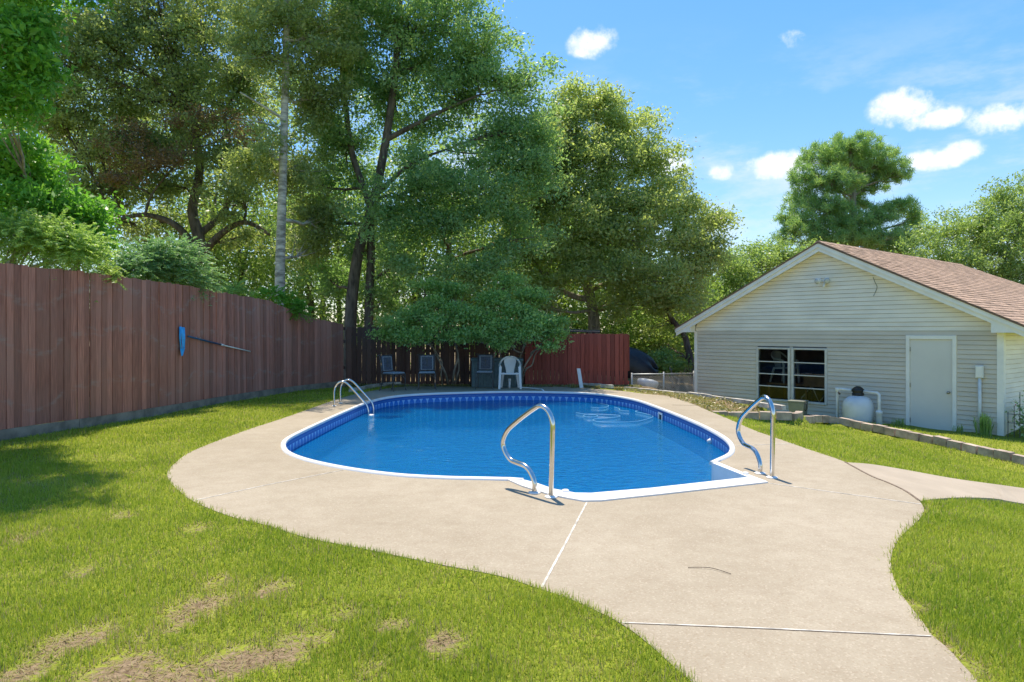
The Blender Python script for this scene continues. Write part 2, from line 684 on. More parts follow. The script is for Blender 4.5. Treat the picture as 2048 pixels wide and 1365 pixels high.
def liner_mat():
    m, t, out = base_mat('liner')
    b = t.new('ShaderNodeBsdfPrincipled')
    uv = t.new('ShaderNodeUVMap')
    uv.uv_map = 'UVMap'
    s = t.n.new('ShaderNodeSeparateXYZ')
    t.l.new(uv.outputs[0], s.inputs[0])
    u, v = s.outputs[0], s.outputs[1]
    geo = t.new('ShaderNodeNewGeometry')
    n = t.noise(geo.outputs['Position'], 7.0, 5.0)
    plain = t.mix(t.remap(n, 0.35, 0.65), (0.004, 0.185, 0.48), (0.008, 0.25, 0.59))
    per = 0.17
    du = t.math('ABSOLUTE', t.math('MULTIPLY', t.math('SUBTRACT', t.math('FRACT', t.math('DIVIDE', u, per)), 0.5), per))
    vv = t.math('ADD', v, 0.20)
    wd = t.math('ADD', 0.013, t.math('MULTIPLY', t.math('MULTIPLY', vv, vv), 4.2))
    tulip = t.math('LESS_THAN', du, wd)
    inb = t.math('MULTIPLY', t.math('GREATER_THAN', v, -0.225), t.math('LESS_THAN', v, -0.105))
    tulip = t.math('MULTIPLY', tulip, inb)
    # rings inside the arches
    dv = t.math('ADD', v, 0.215)
    da = t.math('SUBTRACT', 0.085, du)
    rad = t.math('SQRT', t.math('ADD', t.math('MULTIPLY', da, da), t.math('MULTIPLY', dv, dv)))
    ring = t.math('LESS_THAN', t.math('ABSOLUTE', t.math('SUBTRACT', rad, 0.042)), 0.010)
    ring = t.math('MULTIPLY', ring, inb)
    # row of dots under the coping
    pd = 0.034
    dd = t.math('MULTIPLY', t.math('SUBTRACT', t.math('FRACT', t.math('DIVIDE', u, pd)), 0.5), pd)
    dz = t.math('ADD', v, 0.072)
    dot = t.math('LESS_THAN', t.math('ADD', t.math('MULTIPLY', dd, dd), t.math('MULTIPLY', dz, dz)), 0.00008)
    topb = t.math('GREATER_THAN', v, -0.105)
    band = t.math('GREATER_THAN', v, -0.24)
    c = t.mix(band, plain, (0.014, 0.19, 0.60))
    c = t.mix(topb, c, (0.008, 0.12, 0.45))
    c = t.mix(t.math('MULTIPLY', tulip, 0.9), c, (0.34, 0.64, 0.85))
    c = t.mix(t.math('MULTIPLY', ring, 0.55), c, (0.06, 0.24, 0.55))
    c = t.mix(t.math('MULTIPLY', dot, 0.9), c, (0.13, 0.34, 0.62))
    t.l.new(c, b.inputs['Base Color'])
    b.inputs['Roughness'].default_value = 0.45
    t.l.new(b.outputs[0], out.inputs[0])


liner_mat()


def ground_mat():
    """lawn soil: thatch, green cover and bare earth mixed by irregular patches"""
    m, t, out = base_mat('lawn_ground')
    b = t.new('ShaderNodeBsdfPrincipled')
    geo = t.new('ShaderNodeNewGeometry')
    pos = geo.outputs['Position']
    at = t.new('ShaderNodeAttribute')
    at.attribute_name = 'bare'
    f1 = t.noise(pos, 30.0, 6.0)
    f2 = t.noise(pos, 0.8, 4.0)
    g = t.mix(t.remap(f2, 0.35, 0.65), (0.20, 0.25, 0.025), (0.28, 0.31, 0.035))
    g = t.mix(t.remap(f1, 0.4, 0.75), g, (0.11, 0.10, 0.025))
    s = t.mix(t.remap(f1, 0.35, 0.7), (0.12, 0.078, 0.045), (0.33, 0.245, 0.15))
    edge = t.math('ADD', at.outputs['Fac'], t.math('MULTIPLY', t.math('SUBTRACT', f1, 0.5), 1.6))
    c = t.mix(t.remap(edge, 0.3, 0.7), g, s)
    t.l.new(c, b.inputs['Base Color'])
    b.inputs['Roughness'].default_value = 0.95
    b.inputs['Specular IOR Level'].default_value = 0.15
    bp = t.new('ShaderNodeBump')
    bp.inputs['Strength'].default_value = 0.8
    bp.inputs['Distance'].default_value = 0.02
    t.l.new(f1, bp.inputs['Height'])
    t.l.new(bp.outputs[0], b.inputs['Normal'])
    t.l.new(b.outputs[0], out.inputs[0])


ground_mat()


def grass_mat():
    m, t, out = base_mat('grass_blade')
    geo = t.new('ShaderNodeNewGeometry')
    at = t.new('ShaderNodeAttribute')
    at.attribute_name = 'dead'
    n = t.noise(geo.outputs['Position'], 0.9, 4.0)
    rp = t.new('ShaderNodeValToRGB')
    rp.color_ramp.elements[0].color = (0.17, 0.29, 0.02, 1)
    rp.color_ramp.elements[1].color = (0.60, 0.62, 0.12, 1)
    e = rp.color_ramp.elements.new(0.5)
    e.color = (0.39, 0.47, 0.045, 1)
    k = t.math('ADD', t.math('MULTIPLY', geo.outputs['Random Per Island'], 0.52), t.math('MULTIPLY', t.remap(n, 0.3, 0.7), 0.48))
    t.l.new(k, rp.inputs[0])
    c = t.mix(at.outputs['Fac'], rp.outputs[0], (0.46, 0.34, 0.21))
    b = t.new('ShaderNodeBsdfPrincipled')
    t.l.new(c, b.inputs['Base Color'])
    b.inputs['Roughness'].default_value = 0.55
    b.inputs['Specular IOR Level'].default_value = 0.25
    tr = t.new('ShaderNodeBsdfTranslucent')
    t.l.new(c, tr.inputs[0])
    mx = t.new('ShaderNodeMixShader')
    mx.inputs[0].default_value = 0.45
    t.l.new(b.outputs[0], mx.inputs[1])
    t.l.new(tr.outputs[0], mx.inputs[2])
    t.l.new(mx.outputs[0], out.inputs[0])


grass_mat()
leaf_mat('leaf_bright', (0.11, 0.3, 0.05), (0.22, 0.48, 0.07), (0.38, 0.6, 0.11), 0.55)
leaf_mat('leaf_oak', (.22, .28, .12), (.40, .47, .20), (.60, .64, .29), .6)
leaf_mat('leaf_deep', (.17, .30, .14), (.32, .49, .21), (.52, .64, .30), .6)
leaf_mat('leaf_olive', (.27, .35, .13), (.46, .54, .21), (.64, .70, .32), .6)
leaf_mat('leaf_shrub', (0.20, 0.33, 0.10), (0.38, 0.55, 0.17), (0.60, 0.72, 0.26), 0.55, patch=0.4, pscale=1.6)
leaf_mat('leaf_far', (.22, .34, .12), (.36, .48, .16), (.52, .62, .24), .55)
leaf_mat('leaf_wood', (.16, .28, .09), (.31, .44, .13), (.48, .57, .19), .5)
leaf_mat('needle', (.20, .36, .14), (.35, .52, .19), (.52, .64, .25), .5)
leaf_mat('leaf_feather', (0.14, 0.28, 0.16), (0.26, 0.44, 0.22), (0.42, 0.55, 0.28), 0.5)
leaf_mat('leaf_russet', (0.2, 0.13, 0.07), (0.32, 0.2, 0.11), (0.44, 0.3, 0.16), 0.5)
leaf_mat('dry_weed', (0.16, 0.18, 0.05), (0.3, 0.28, 0.1), (0.46, 0.38, 0.2), 0.35)
leaf_mat('flower_red', (0.453, 0.020, 0.026), (0.726, 0.033, 0.040), (0.907, 0.083, 0.079), 0.5)

# ================================================================== THE SETTING
def g3(lst, z=0.0):
    return [Vector((*G(a, b, z), z)) for a, b in lst]


deck_px = [(1405, 1390), (1385, 1365), (1350, 1335), (1300, 1290), (1240, 1246), (1150, 1202), (1080, 1178), (1000, 1152), (900, 1133), (791, 1111),
           (703, 1093), (615, 1076), (527, 1049), (457, 1032), (387, 1003), (360, 983.5), (340, 964), (335, 944), (351, 926), (390, 900), (492, 861),
           (560, 839), (618, 818.6), (665, 802), (700, 791.5), (734, 784), (775, 777), (830, 772.5), (900, 771), (1000, 771), (1100, 772.5),
           (1160, 776), (1240, 782), (1288, 788), (1329, 791.5), (1358, 799), (1393, 811), (1417, 822), (1442, 832), (1479, 848), (1506, 860),
           (1560, 879), (1620, 900), (1690, 924), (1740, 951), (1775, 965), (1810, 981.6), (1838, 1001.5), (1848, 1022), (1833, 1045), (1799, 1076),
           (1784, 1107), (1782, 1130), (1786, 1152), (1799, 1183), (1819, 1211), (1844, 1242), (1864, 1270), (1898, 1299), (1920, 1324), (1949, 1355),
           (1968, 1380)]
DECK = g3(deck_px)
DECK = [Vector((p.x, p.y, 0)) for p in crom(DECK, 3)]
# the slab goes on under the photographer
DECK += [Vector((2.1, 2.3, 0)), Vector((2.1, -2.5, 0)), Vector((0.75, -2.5, 0)), Vector((0.78, 2.2, 0))]

# pool edge (inner side of the coping), starting at the far end of the left wall; the stretch of the step unit has its own corners
pool_a = [(1436, 922), (1461, 908), (1461, 889), (1436, 869), (1386, 844), (1312, 814.5), (1262, 799), (1187, 788.5), (1088, 785), (988, 785),
          (863, 788.5), (789, 794), (739, 804.5), (689, 824.5), (639, 847), (597, 867), (574, 880), (567, 892), (577, 907), (615, 922), (689, 938),
          (789, 951.5), (888, 957.5), (975, 959.5), (1020, 960.5)]
step_px = [(1046, 962), (1068, 967), (1107, 980.5), (1150, 988.5), (1182, 989), (1300, 979), (1496, 957), (1423, 928)]
PA = [Vector((p.x, p.y, 0)) for p in crom(g3(pool_a), 6)]
PS = [Vector((p.x, p.y, 0)) for p in g3(step_px)]
POOL = PA + PS
NPA = len(PA)


def area2(p):
    return sum(a.x * b.y - b.x * a.y for a, b in zip(p, p[1:] + p[:1]))


def outward(loop, i):
    a, b = loop[i - 1], loop[(i + 1) % len(loop)]
    t = (b - a).normalized()
    n = Vector((t.y, -t.x, 0))
    return n if area2(loop) > 0 else -n


def fill_sheet(name, outer, holes, z, depth, mat, skirt=True):
    bm = bmesh.new()
    allv = []
    edges = []
    for lp in [outer] + holes:
        vs = [bm.verts.new((p.x, p.y, z)) for p in lp]
        allv.append(vs)
        for a, b in zip(vs, vs[1:] + vs[:1]):
            edges.append(bm.edges.new((a, b)))
    bmesh.ops.triangle_fill(bm, use_beauty=True, use_dissolve=False, edges=edges)
    for fa in bm.faces:
        if fa.normal.z < 0:
            fa.normal_flip()
    if skirt:
        for lp, vs in zip([outer] + holes, allv):
            low = [bm.verts.new((p.x, p.y, z - depth)) for p in lp]
            for i in range(len(vs)):
                j = (i + 1) % len(vs)
                bm.faces.new((vs[i], vs[j], low[j], low[i]))
    me = bpy.data.meshes.new(name)
    bm.to_mesh(me)
    bm.free()
    return link(name, me, mat)


POOL_OUT = [p + outward(POOL, i) * 0.035 for i, p in enumerate(POOL)]
# where the flat step flange lies, the concrete ends at the flange's outer edge
flange_px = [(1013, 960.5), (1043, 974), (1098, 991), (1137, 999), (1167, 1004), (1202, 1003.5), (1337, 989), (1536, 966.5), (1490, 949), (1436, 926.5)]
FL = g3(flange_px)
deck = fill_sheet('pool_deck', DECK, [POOL_OUT], 0.0, 0.12, MATS['concrete'])
tag(deck, 'pale exposed-aggregate concrete deck around the pool', kind='structure')


def strip(name, pts, wd, z, mat, parent):
    mb = MB()
    for a, b in zip(pts, pts[1:]):
        d = (b - a).normalized()
        n = Vector((-d.y, d.x, 0)) * wd / 2
        mb.hexa([(*(a - n).xy, z - .02), (*(b - n).xy, z - .02), (*(b + n).xy, z - .02), (*(a + n).xy, z - .02),
                 (*(a - n).xy, z), (*(b - n).xy, z), (*(b + n).xy, z), (*(a + n).xy, z)])
    return mb.build(name, mat, parent)


strip('joint_strip', g3([(1174, 1005), (1127, 1095), (1083, 1176)]), 0.015, 0.003, MATS['joint'], deck)
strip('joint_strip', g3([(694, 939), (540, 969), (391, 1001)]), 0.012, 0.003, MATS['joint'], deck)
strip('joint_strip', g3([(1537, 967), (1690, 988), (1842, 1009)]), 0.013, 0.003, MATS['joint'], deck)
strip('joint_strip', g3([(1244, 1246), (1500, 1256), (1862, 1273)]), 0.011, 0.003, MATS['joint'], deck)
strip('joint_strip', g3([(1463, 893), (1530, 889.5), (1588, 888)]), 0.012, 0.003, MATS['joint'], deck)
M('crack', (0.16, 0.12, 0.085), 0.95, 0.4, 30.0)
strip('joint_gap', crom(g3([(1690, 924.5), (1740, 951.5), (1775, 965.5), (1810, 982), (1838, 1001.5)]), 4), 0.022, 0.004, MATS['crack'], deck)
strip('joint_gap', g3([(1344, 810.5), (1393, 811.5)]), 0.02, 0.003, MATS['crack'], deck)
strip('joint_gap', g3([(1250, 1247.5), (1500, 1257.5), (1862, 1274.5)]), 0.004, 0.0025, MATS['crack'], deck)

# ------------------------------------------------------------------ terrain
WALK_T = [(1690, 924.3, 0.0), (1740, 927.7, -.03), (1810, 939, -.1), (1904, 956, -.2), (1986, 967.5, -.28), (2048, 976, -.34)]
WALK_B = [(1838, 1002, 0.0), (1870, 997.5, -.05), (1923, 994.5, -.14), (1980, 996, -.22), (2011, 1000, -.27), (2048, 1007, -.33)]
WT = [Vector((*G(a, b, z), z)) for a, b, z in WALK_T]
WB = [Vector((*G(a, b, z), z)) for a, b, z in WALK_B]
for L_ in (WT, WB):
    d = (L_[-1] - L_[-3]).normalized()
    L_.append(L_[-1] + d * 3.5)
EDGE = [P(1560, 832.5, 14.95), P(1660, 832, 16.1), P(1690, 838, 16.0), P(1770, 853.5, 15.0), P(1850, 868.5, 14.0), P(1950, 890, 13.0), P(2048, 912, 12.2),
        P(2165, 938, 11.4)]
BED_N = [Vector((*G(a, b, -.01), -.01)) for a, b in ((1424, 824), (1470, 823.5), (1530, 824), (1596, 826))]
BED_F = [Vector((*G(a, b, -.03), -.03)) for a, b in ((1250, 778.5), (1304, 782.5), (1385, 790), (1458, 799.5), (1514, 808), (1560, 815), (1600, 820))]
HX, HYY, HBASE = 5.38, 20.9, H - 23 * 0.1016
HA = math.atan2(-0.768, 0.641)
UX = Vector((math.cos(HA), math.sin(HA), 0))
UY = Vector((-math.sin(HA), math.cos(HA), 0))


def hw(x, y):
    """house plan -> world"""
    return Vector((HX, HYY, 0)) + UX * x + UY * y


ctl = [(p.x, p.y, -.006) for p in resample(DECK, 0.5)]
ctl += [(p.x, p.y, p.z - .03) for p in resample(WT, .35) + resample(WB, .35)]
for i_ in range(len(WT) - 1):
    for t_ in (0.0, .33, .66):
        for s_ in (.3, .5, .7):
            a_ = WT[i_].lerp(WT[i_ + 1], t_)
            b_ = WB[i_].lerp(WB[i_ + 1], t_)
            q_ = a_.lerp(b_, s_)
            ctl.append((q_.x, q_.y, q_.z - .12))
ctl += [(p.x - .25, p.y - .3, p.z - (.24 if p.y > 14.4 else .17)) for p in resample(EDGE, 0.5)] + [(p.x, p.y, p.z - .16) for p in resample(EDGE, 0.5)]
ctl += [(p.x + .3, p.y + .25, p.z - .10) for p in resample(EDGE, 0.8)]
ctl += [(p.x, p.y, -.05) for p in BED_F]
ctl += [(6.0, 14.3, -.40), (6.1, 14.9, -.42), (5.75, 13.7, -.36), (6.3, 15.2, -.46), (5.95, 14.0, -.38), (6.2, 14.6, -.42)]
ctl += [(p.x, p.y + .15, -.06) for p in BED_N] + [(p.x - .1, p.y - .35, -.20 - .04 * i) for i, p in enumerate(BED_N) if i > 0]
for x in (0.5, 2, 3.5, 5, 6.5, 8, 9.5):
    for y in (-0.4, 3, 8):
        p = hw(x, y)
        ctl.append((p.x, p.y, -.66))
ctl += [(x, y, -.04) for x, y in ((-7.5, 6), (-7.4, 10), (-6.8, 13), (-6.2, 17), (-5, 20), (-4, 4), (-1, 3), (-3, 1), (3, 4), (3.6, 3.4), (4.2, 5.2), (5, 3.5),
                                 (-2, 21), (1, 21), (-9, 14), (-8, 20), (-3, 24), (3, 24), (3.5, 20.5))]
CTL = np.array(ctl)


def terrain(x, y):
    x = np.asarray(x, float)
    y = np.asarray(y, float)
    sh = x.shape
    x = x.ravel()
    y = y.ravel()
    out = np.empty_like(x)
    for s in range(0, len(x), 40000):
        dx = x[s:s + 40000, None] - CTL[None, :, 0]
        dy = y[s:s + 40000, None] - CTL[None, :, 1]
        wgt = 1.0 / (dx * dx + dy * dy + 0.02) ** 1.7
        out[s:s + 40000] = (wgt * CTL[None, :, 2]).sum(1) / wgt.sum(1)
    return out.reshape(sh)


def vnoise(x, y, sc, seed=0):
    x = np.asarray(x) * sc + seed * 17.3
    y = np.asarray(y) * sc + seed * 31.7
    xi = np.floor(x).astype(np.int64)
    yi = np.floor(y).astype(np.int64)
    fx = x - xi
    fy = y - yi
    fx = fx * fx * (3 - 2 * fx)
    fy = fy * fy * (3 - 2 * fy)

    def hsh(a, b):
        h = (a * 374761393 + b * 668265263) & 0x7fffffff
        h = ((h ^ (h >> 13)) * 1274126177) & 0x7fffffff
        return (h & 0xffff) / 65535.0
    return (hsh(xi, yi) * (1 - fx) + hsh(xi + 1, yi) * fx) * (1 - fy) + (hsh(xi, yi + 1) * (1 - fx) + hsh(xi + 1, yi + 1) * fx) * fy


bare_px = [(246, 1032, 24), (387, 1058, 22), (61, 1071, 30), (395, 1212, 55), (549, 1181, 34), (440, 1163, 26), (119, 1282, 45), (180, 1265, 40),
           (325, 1265, 42), (281, 1322, 80), (461, 1322, 62), (593, 1278, 36), (637, 1269, 26), (571, 1304, 40), (892, 1282, 34), (786, 1243, 24),
           (690, 1225, 20), (330, 1355, 70), (210, 1345, 50), (160, 1140, 22), (735, 1330, 30), (1860, 1280, 40), (1905, 1320, 40), (1820, 1210, 22),
           (1850, 1020, 16), (60, 1330, 40)]
BARE = [(*G(a, b), r * G(a, b)[1] / F) for a, b, r in bare_px]


def bareness(x, y):
    v = np.zeros(np.shape(x))
    for bx, by, r in BARE:
        d = ((x - bx) / (r * 1.0)) ** 2 + ((y - by) / (r * 1.4)) ** 2
        v = np.maximum(v, np.exp(-d * 1.1))
    n = vnoise(x, y, 4.0, 3) * .35 + vnoise(x, y, 11.0, 1) * .35 + vnoise(x, y, 29.0, 2) * .3
    return np.clip(v * 1.1 * np.clip((n - .24) * 3.8, 0, 1.5), 0, 1)


def build_ground():
    xs = np.unique(np.concatenate([[-900, -300, -120, -60, -35, -22], np.arange(-15, -9, .75), np.arange(-9, 13.01, .16), np.arange(13.5, 22, 1.0), [26, 35, 60, 120, 300, 900]]))
    ys = np.unique(np.concatenate([[-900, -300, -60, -20, -8, -3], np.arange(0, 2, .5), np.arange(2, 24.01, .16), np.arange(24.5, 40, 1.5), [45, 60, 100, 200, 500, 1500]]))
    X, Y = np.meshgrid(xs, ys)
    Z = terrain(X, Y)
    Z = np.where((X < -12) | (X > 22) | (Y > 36) | (Y < -1), -0.25, Z)
    br = bareness(X, Y)
    bedp = [*BED_N, *BED_F[::-1]]
    br = np.where((Y > 19.5) | inside([p for p in DECK[:0]] or bedp, X, Y), 0.75, br)
    nx, ny = len(xs), len(ys)
    ind = inside(POOL_OUT, X, Y)
    big = np.zeros_like(ind)
    # leave the ground open where the pool is dug in: faces wholly under the deck near the pool
    und = inside([p + outward(POOL, i) * 0.30 for i, p in enumerate(POOL)], X, Y)
    idx = np.arange(nx * ny).reshape(ny, nx)
    faces = []
    for j in range(ny - 1):
        u0, u1 = und[j], und[j + 1]
        for i in range(nx - 1):
            if u0[i] or u0[i + 1] or u1[i] or u1[i + 1]:
                continue
            faces.append((idx[j, i], idx[j, i + 1], idx[j + 1, i + 1], idx[j + 1, i]))
    me = bpy.data.meshes.new('ground')
    me.from_pydata(np.stack([X.ravel(), Y.ravel(), Z.ravel()], 1).tolist(), [], faces)
    at = me.attributes.new('bare', 'FLOAT', 'POINT')
    at.data.foreach_set('value', br.ravel().astype(np.float32))
    me.update()
    o = link('ground', me, MATS['lawn_ground'], smooth=True)
    tag(o, 'lawn and earth of the yard', kind='structure')


build_ground()

# walkway leading off to the right, falling with the lawn
mb = MB()
A = crom(WT, 4)
B = crom(WB, 4)
n = min(len(A), len(B))
for i in range(n - 1):
    mb.quad(A[i], B[i], B[i + 1], A[i + 1])
    for L_, s in ((A, 1), (B, -1)):
        dn = Vector((0, 0, -.15))
        if s > 0:
            mb.quad(L_[i], L_[i + 1], L_[i + 1] + dn, L_[i] + dn)
        else:
            mb.quad(L_[i + 1], L_[i], L_[i] + dn, L_[i + 1] + dn)
walk = mb.build('walkway', MATS['path_concrete'])
walk.location.z = -0.004
tag(walk, 'smooth concrete walkway leading off to the right', kind='structure')

# ================================================================== POOL
pool = empty('swimming_pool', (0, 13, 0), label='oval in-ground swimming pool with white coping and patterned blue liner', cat='swimming pool')
pool.location = (0, 0, 0)
WATER_Z = -0.205
bm = bmesh.new()
uvl = bm.loops.layers.uv.new('UVMap')
s_acc = [0.0]
for a, b in zip(POOL, POOL[1:] + POOL[:1]):
    s_acc.append(s_acc[-1] + (b - a).length)
rings = []
depths = [0.012, -0.26, -0.52]
cxm = sum(p.x for p in POOL) / len(POOL)
cym = sum(p.y for p in POOL) / len(POOL)
N = len(POOL)
for z in depths:
    rings.append([bm.verts.new((p.x, p.y, z)) for p in POOL])
floor = []
for p in POOL:
    t = 0.93
    x, y = cxm + (p.x - cxm) * t, cym + (p.y - cym) * t
    dp = -0.62
    floor.append(bm.verts.new((x, y, dp)))
rings.append(floor)
for k in range(3):
    for i in range(N):
        if k == 0 and i >= NPA - 1:
            continue
        j = (i + 1) % N
        fa = bm.faces.new((rings[k][i], rings[k][j], rings[k + 1][j], rings[k + 1][i]))
        zz = [rings[k][i].co.z, rings[k][j].co.z, rings[k + 1][j].co.z, rings[k + 1][i].co.z]
        for lp, u, zc in zip(fa.loops, (s_acc[i], s_acc[i + 1], s_acc[i + 1], s_acc[i]), zz):
            lp[uvl].uv = (u, zc)
cen = bm.verts.new((cxm, cym, -0.62))
for i in range(N):
    fa = bm.faces.new((floor[i], floor[(i + 1) % N], cen))
    for lp in fa.loops:
        lp[uvl].uv = (0.5, -2.0)
me = bpy.data.meshes.new('liner')
bm.to_mesh(me)
bm.free()
link('liner', me, MATS['liner'], pool)

# coping: rounded white rail round the vinyl part
prof = [(-0.028, -0.02), (-0.030, 0.012), (-0.018, 0.026), (0.012, 0.028), (0.034, 0.018), (0.040, -0.006)]
mb = MB()
cop = PA + [PS[0]]
cop = [PS[-1]] + cop
for i, p in enumerate(cop):
    a, b = cop[max(i - 1, 0)], cop[min(i + 1, len(cop) - 1)]
    t = (b - a).normalized()
    nrm = Vector((t.y, -t.x, 0))
    if area2(POOL) < 0:
        nrm = -nrm
    for o_, z in prof:
        q = p + nrm * o_
        mb.v.append((q.x, q.y, z))
k = len(prof)
mb.f.append(tuple(range(k)))
mb.f.append(tuple((len(cop) - 1) * k + j for j in range(k)))
for i in range(len(cop) - 1):
    for j in range(k - 1):
        mb.f.append((i * k + j, i * k + j + 1, (i + 1) * k + j + 1, (i + 1) * k + j))
mb.build('coping', MATS['white_plastic'], pool, smooth=True)

# fibreglass step unit: flat flange, upright inner walls
inner = [PA[-1]] + PS
outer = FL
mb = MB()


def along(pts, n):
    L = [0]
    for a, b in zip(pts, pts[1:]):
        L.append(L[-1] + (b - a).length)
    out = []
    for i in range(n):
        t = L[-1] * i / (n - 1)
        k = max(j for j in range(len(L)) if L[j] <= t + 1e-9)
        k = min(k, len(pts) - 2)
        out.append(pts[k].lerp(pts[k + 1], (t - L[k]) / max(L[k + 1] - L[k], 1e-9)))
    return out


bm = bmesh.new()
lp = inner + outer[::-1]
vs = [bm.verts.new((p.x, p.y, 0.014)) for p in lp]
ed = [bm.edges.new((a, b)) for a, b in zip(vs, vs[1:] + vs[:1])]
bmesh.ops.triangle_fill(bm, use_beauty=True, edges=ed)
for fa in bm.faces:
    if fa.normal.z < 0:
        fa.normal_flip()
low = [bm.verts.new((p.x, p.y, -0.004)) for p in outer]
no = len(outer)
top = vs[len(inner):][::-1]
for i in range(no - 1):
    bm.faces.new((top[i], top[i + 1], low[i + 1], low[i]))
me = bpy.data.meshes.new('step_flange')
bm.to_mesh(me)
bm.free()
link('step_flange', me, MATS['white_plastic'], pool)
mb = MB()
low_in = [p + Vector((0, 0, 0)) for p in inner]
for i in range(len(inner) - 1):
    a, b = inner[i], inner[i + 1]
    mb.quad((a.x, a.y, 0.014), (b.x, b.y, 0.014), (b.x, b.y, -0.262), (a.x, a.y, -0.262))
mb.build('step_wall', MATS['white_plastic'], pool)

# skimmer mouth and return fitting on the right wall
iw = min(range(NPA), key=lambda i: (PA[i] - Vector((*G(1319, 818), 0))).length)
p = PA[iw]
nin = -outward(POOL, iw)
tg = Vector((-nin.y, nin.x, 0))
mb = MB()
c = p + nin * 0.012
for (x0, x1, z0, z1) in ((-.14, -.10, -.25, -.07), (.10, .14, -.25, -.07), (-.10, .10, -.11, -.07), (-.10, .10, -.25, -.215)):
    a, b = c + tg * x0, c + tg * x1
    mb.hexa([(*(a).xy, z0), (*(b).xy, z0), (*(b + nin * .015).xy, z0), (*(a + nin * .015).xy, z0),
             (*(a).xy, z1), (*(b).xy, z1), (*(b + nin * .015).xy, z1), (*(a + nin * .015).xy, z1)])
mb.build('skimmer_frame', MATS['white_plastic'], pool)
mb = MB()
a, b = c - tg * .10, c + tg * .10
mb.quad((*a.xy, -.215), (*b.xy, -.215), (*b.xy, -.11), (*a.xy, -.11))
mb.build('skimmer_mouth', MATS['black_plastic'], pool)
iw = min(range(NPA), key=lambda i: (PA[i] - Vector((*G(1416, 862), 0))).length)
p = PA[iw]
nin = -outward(POOL, iw)
mb = MB()
q = Vector((p.x, p.y, -.17))
mb.tube([q, q + nin * .02, q + nin * .06], [.05, .045, .022], 14)
mb.build('return_fitting', MATS['white_plastic'], pool, smooth=True)

wt = MB()
bm = bmesh.new()
vs = [bm.verts.new((p.x, p.y, WATER_Z)) for p in POOL]
ed = [bm.edges.new((a, b)) for a, b in zip(vs, vs[1:] + vs[:1])]
bmesh.ops.triangle_fill(bm, use_beauty=True, edges=ed)
for fa in bm.faces:
    if fa.normal.z < 0:
        fa.normal_flip()
me = bpy.data.meshes.new('pool_water')
bm.to_mesh(me)
bm.free()
wo_ = link('pool_water', me, MATS['water'])
tag(wo_, 'rippled blue water filling the pool', kind='structure')

# floating cleaner hose
hose_px = [(1186, 815), (1208, 817), (1217, 812), (1205, 808), (1196, 806)]


def wl(lst, dz=.001):
    return [Vector((*G(a, b, WATER_Z), WATER_Z + dz)) for a, b in lst]


hose = empty('cleaner_hose', (0, 0, 0), label='thin white hose floating in loops on the far right of the pool', cat='hose')
for lst in ([(1195, 806), (1216, 811), (1213, 815), (1198, 816.5), (1182, 815)],
            [(1152, 826), (1172, 829), (1190, 830), (1195, 833), (1184, 835), (1170, 834), (1168, 831), (1180, 829), (1210, 829.5), (1240, 832), (1225, 836), (1195, 838),
             (1186, 841), (1200, 844.5), (1235, 845), (1272, 843.5), (1300, 837), (1306, 833), (1295, 829), (1272, 824), (1277, 821), (1294, 820)],
            [(1229, 815), (1239, 818), (1240, 821), (1258, 823)]):
    MB().tube(crom(wl(lst), 6), 0.006, 6).build('hose_length', MATS['hose_white'], hose, smooth=True)
vac = empty('vacuum_hose', (0, 0, 0), label='white hose running off the deck over the far coping into the water', cat='hose')
pth = [Vector((*G(1040, 777), .02)), Vector((*G(1060, 778), .02)), Vector((*G(1078, 781), .03)), Vector((*G(1086, 785), .05)), Vector((*G(1094, 793, -.12), -.12)),
       Vector((*G(1104, 801, -.23), -.23))]
MB().tube(crom(pth, 6), 0.018, 8).build('hose_length', MATS['white_plastic'], vac, smooth=True)

# ------------------------------------------------------------------ step handrails
RAIL = [(0, -.02), (0, 0), (.004, .10), (-.055, .195), (-.135, .243), (-.255, .258), (-.345, .275), (-.43, .345), (-.456, .43), (-.39, .552), (-.233, .668),
        (-.013, .80), (.093, .84), (.19, .80), (.245, .70), (.245, .55), (.238, .28), (.228, 0), (.228, -.02)]
for nm, b1, e, lab in (('left', (0.213, 6.832), (0.661, -0.750), 'bent stainless steel handrail standing on the near left side of the pool steps'),
                       ('right', (2.697, 7.769), (0.213, -0.977), 'bent stainless steel handrail standing on the right side of the pool steps')):
    b1 = Vector((*b1, 0))
    e = Vector((*e, 0)).normalized()
    h = empty('handrail', b1, label=lab, cat='handrail', group='handrails at the pool steps')
    pts = [e * s + Vector((0, 0, z)) for s, z in RAIL]
    MB().tube(crom(pts, 7), 0.0245, 14).build('rail_tube', MATS['steel'], h, smooth=True)
    for s in (0, .228):
        q = e * s
        MB().lathe([(.060, .002), (.060, .008), (.050, .014), (.030, .018)], q, 22).build('base_cap', MATS['white_plastic'], h, smooth=False)
for px, py, lab in ((1131, 986.5, 'small round white cap on the step flange near the left handrail'), (1491, 951, 'small round white cap on the step flange near the right handrail')):
    o = MB().lathe([(.034, .0), (.034, .014), (.026, .02)], (0, 0, 0), 18).build('flange_cap', MATS['white_plastic'])
    o.location = (*G(px, py), .0142)
    tag(o, lab, 'cap', 'round caps on the step flange')

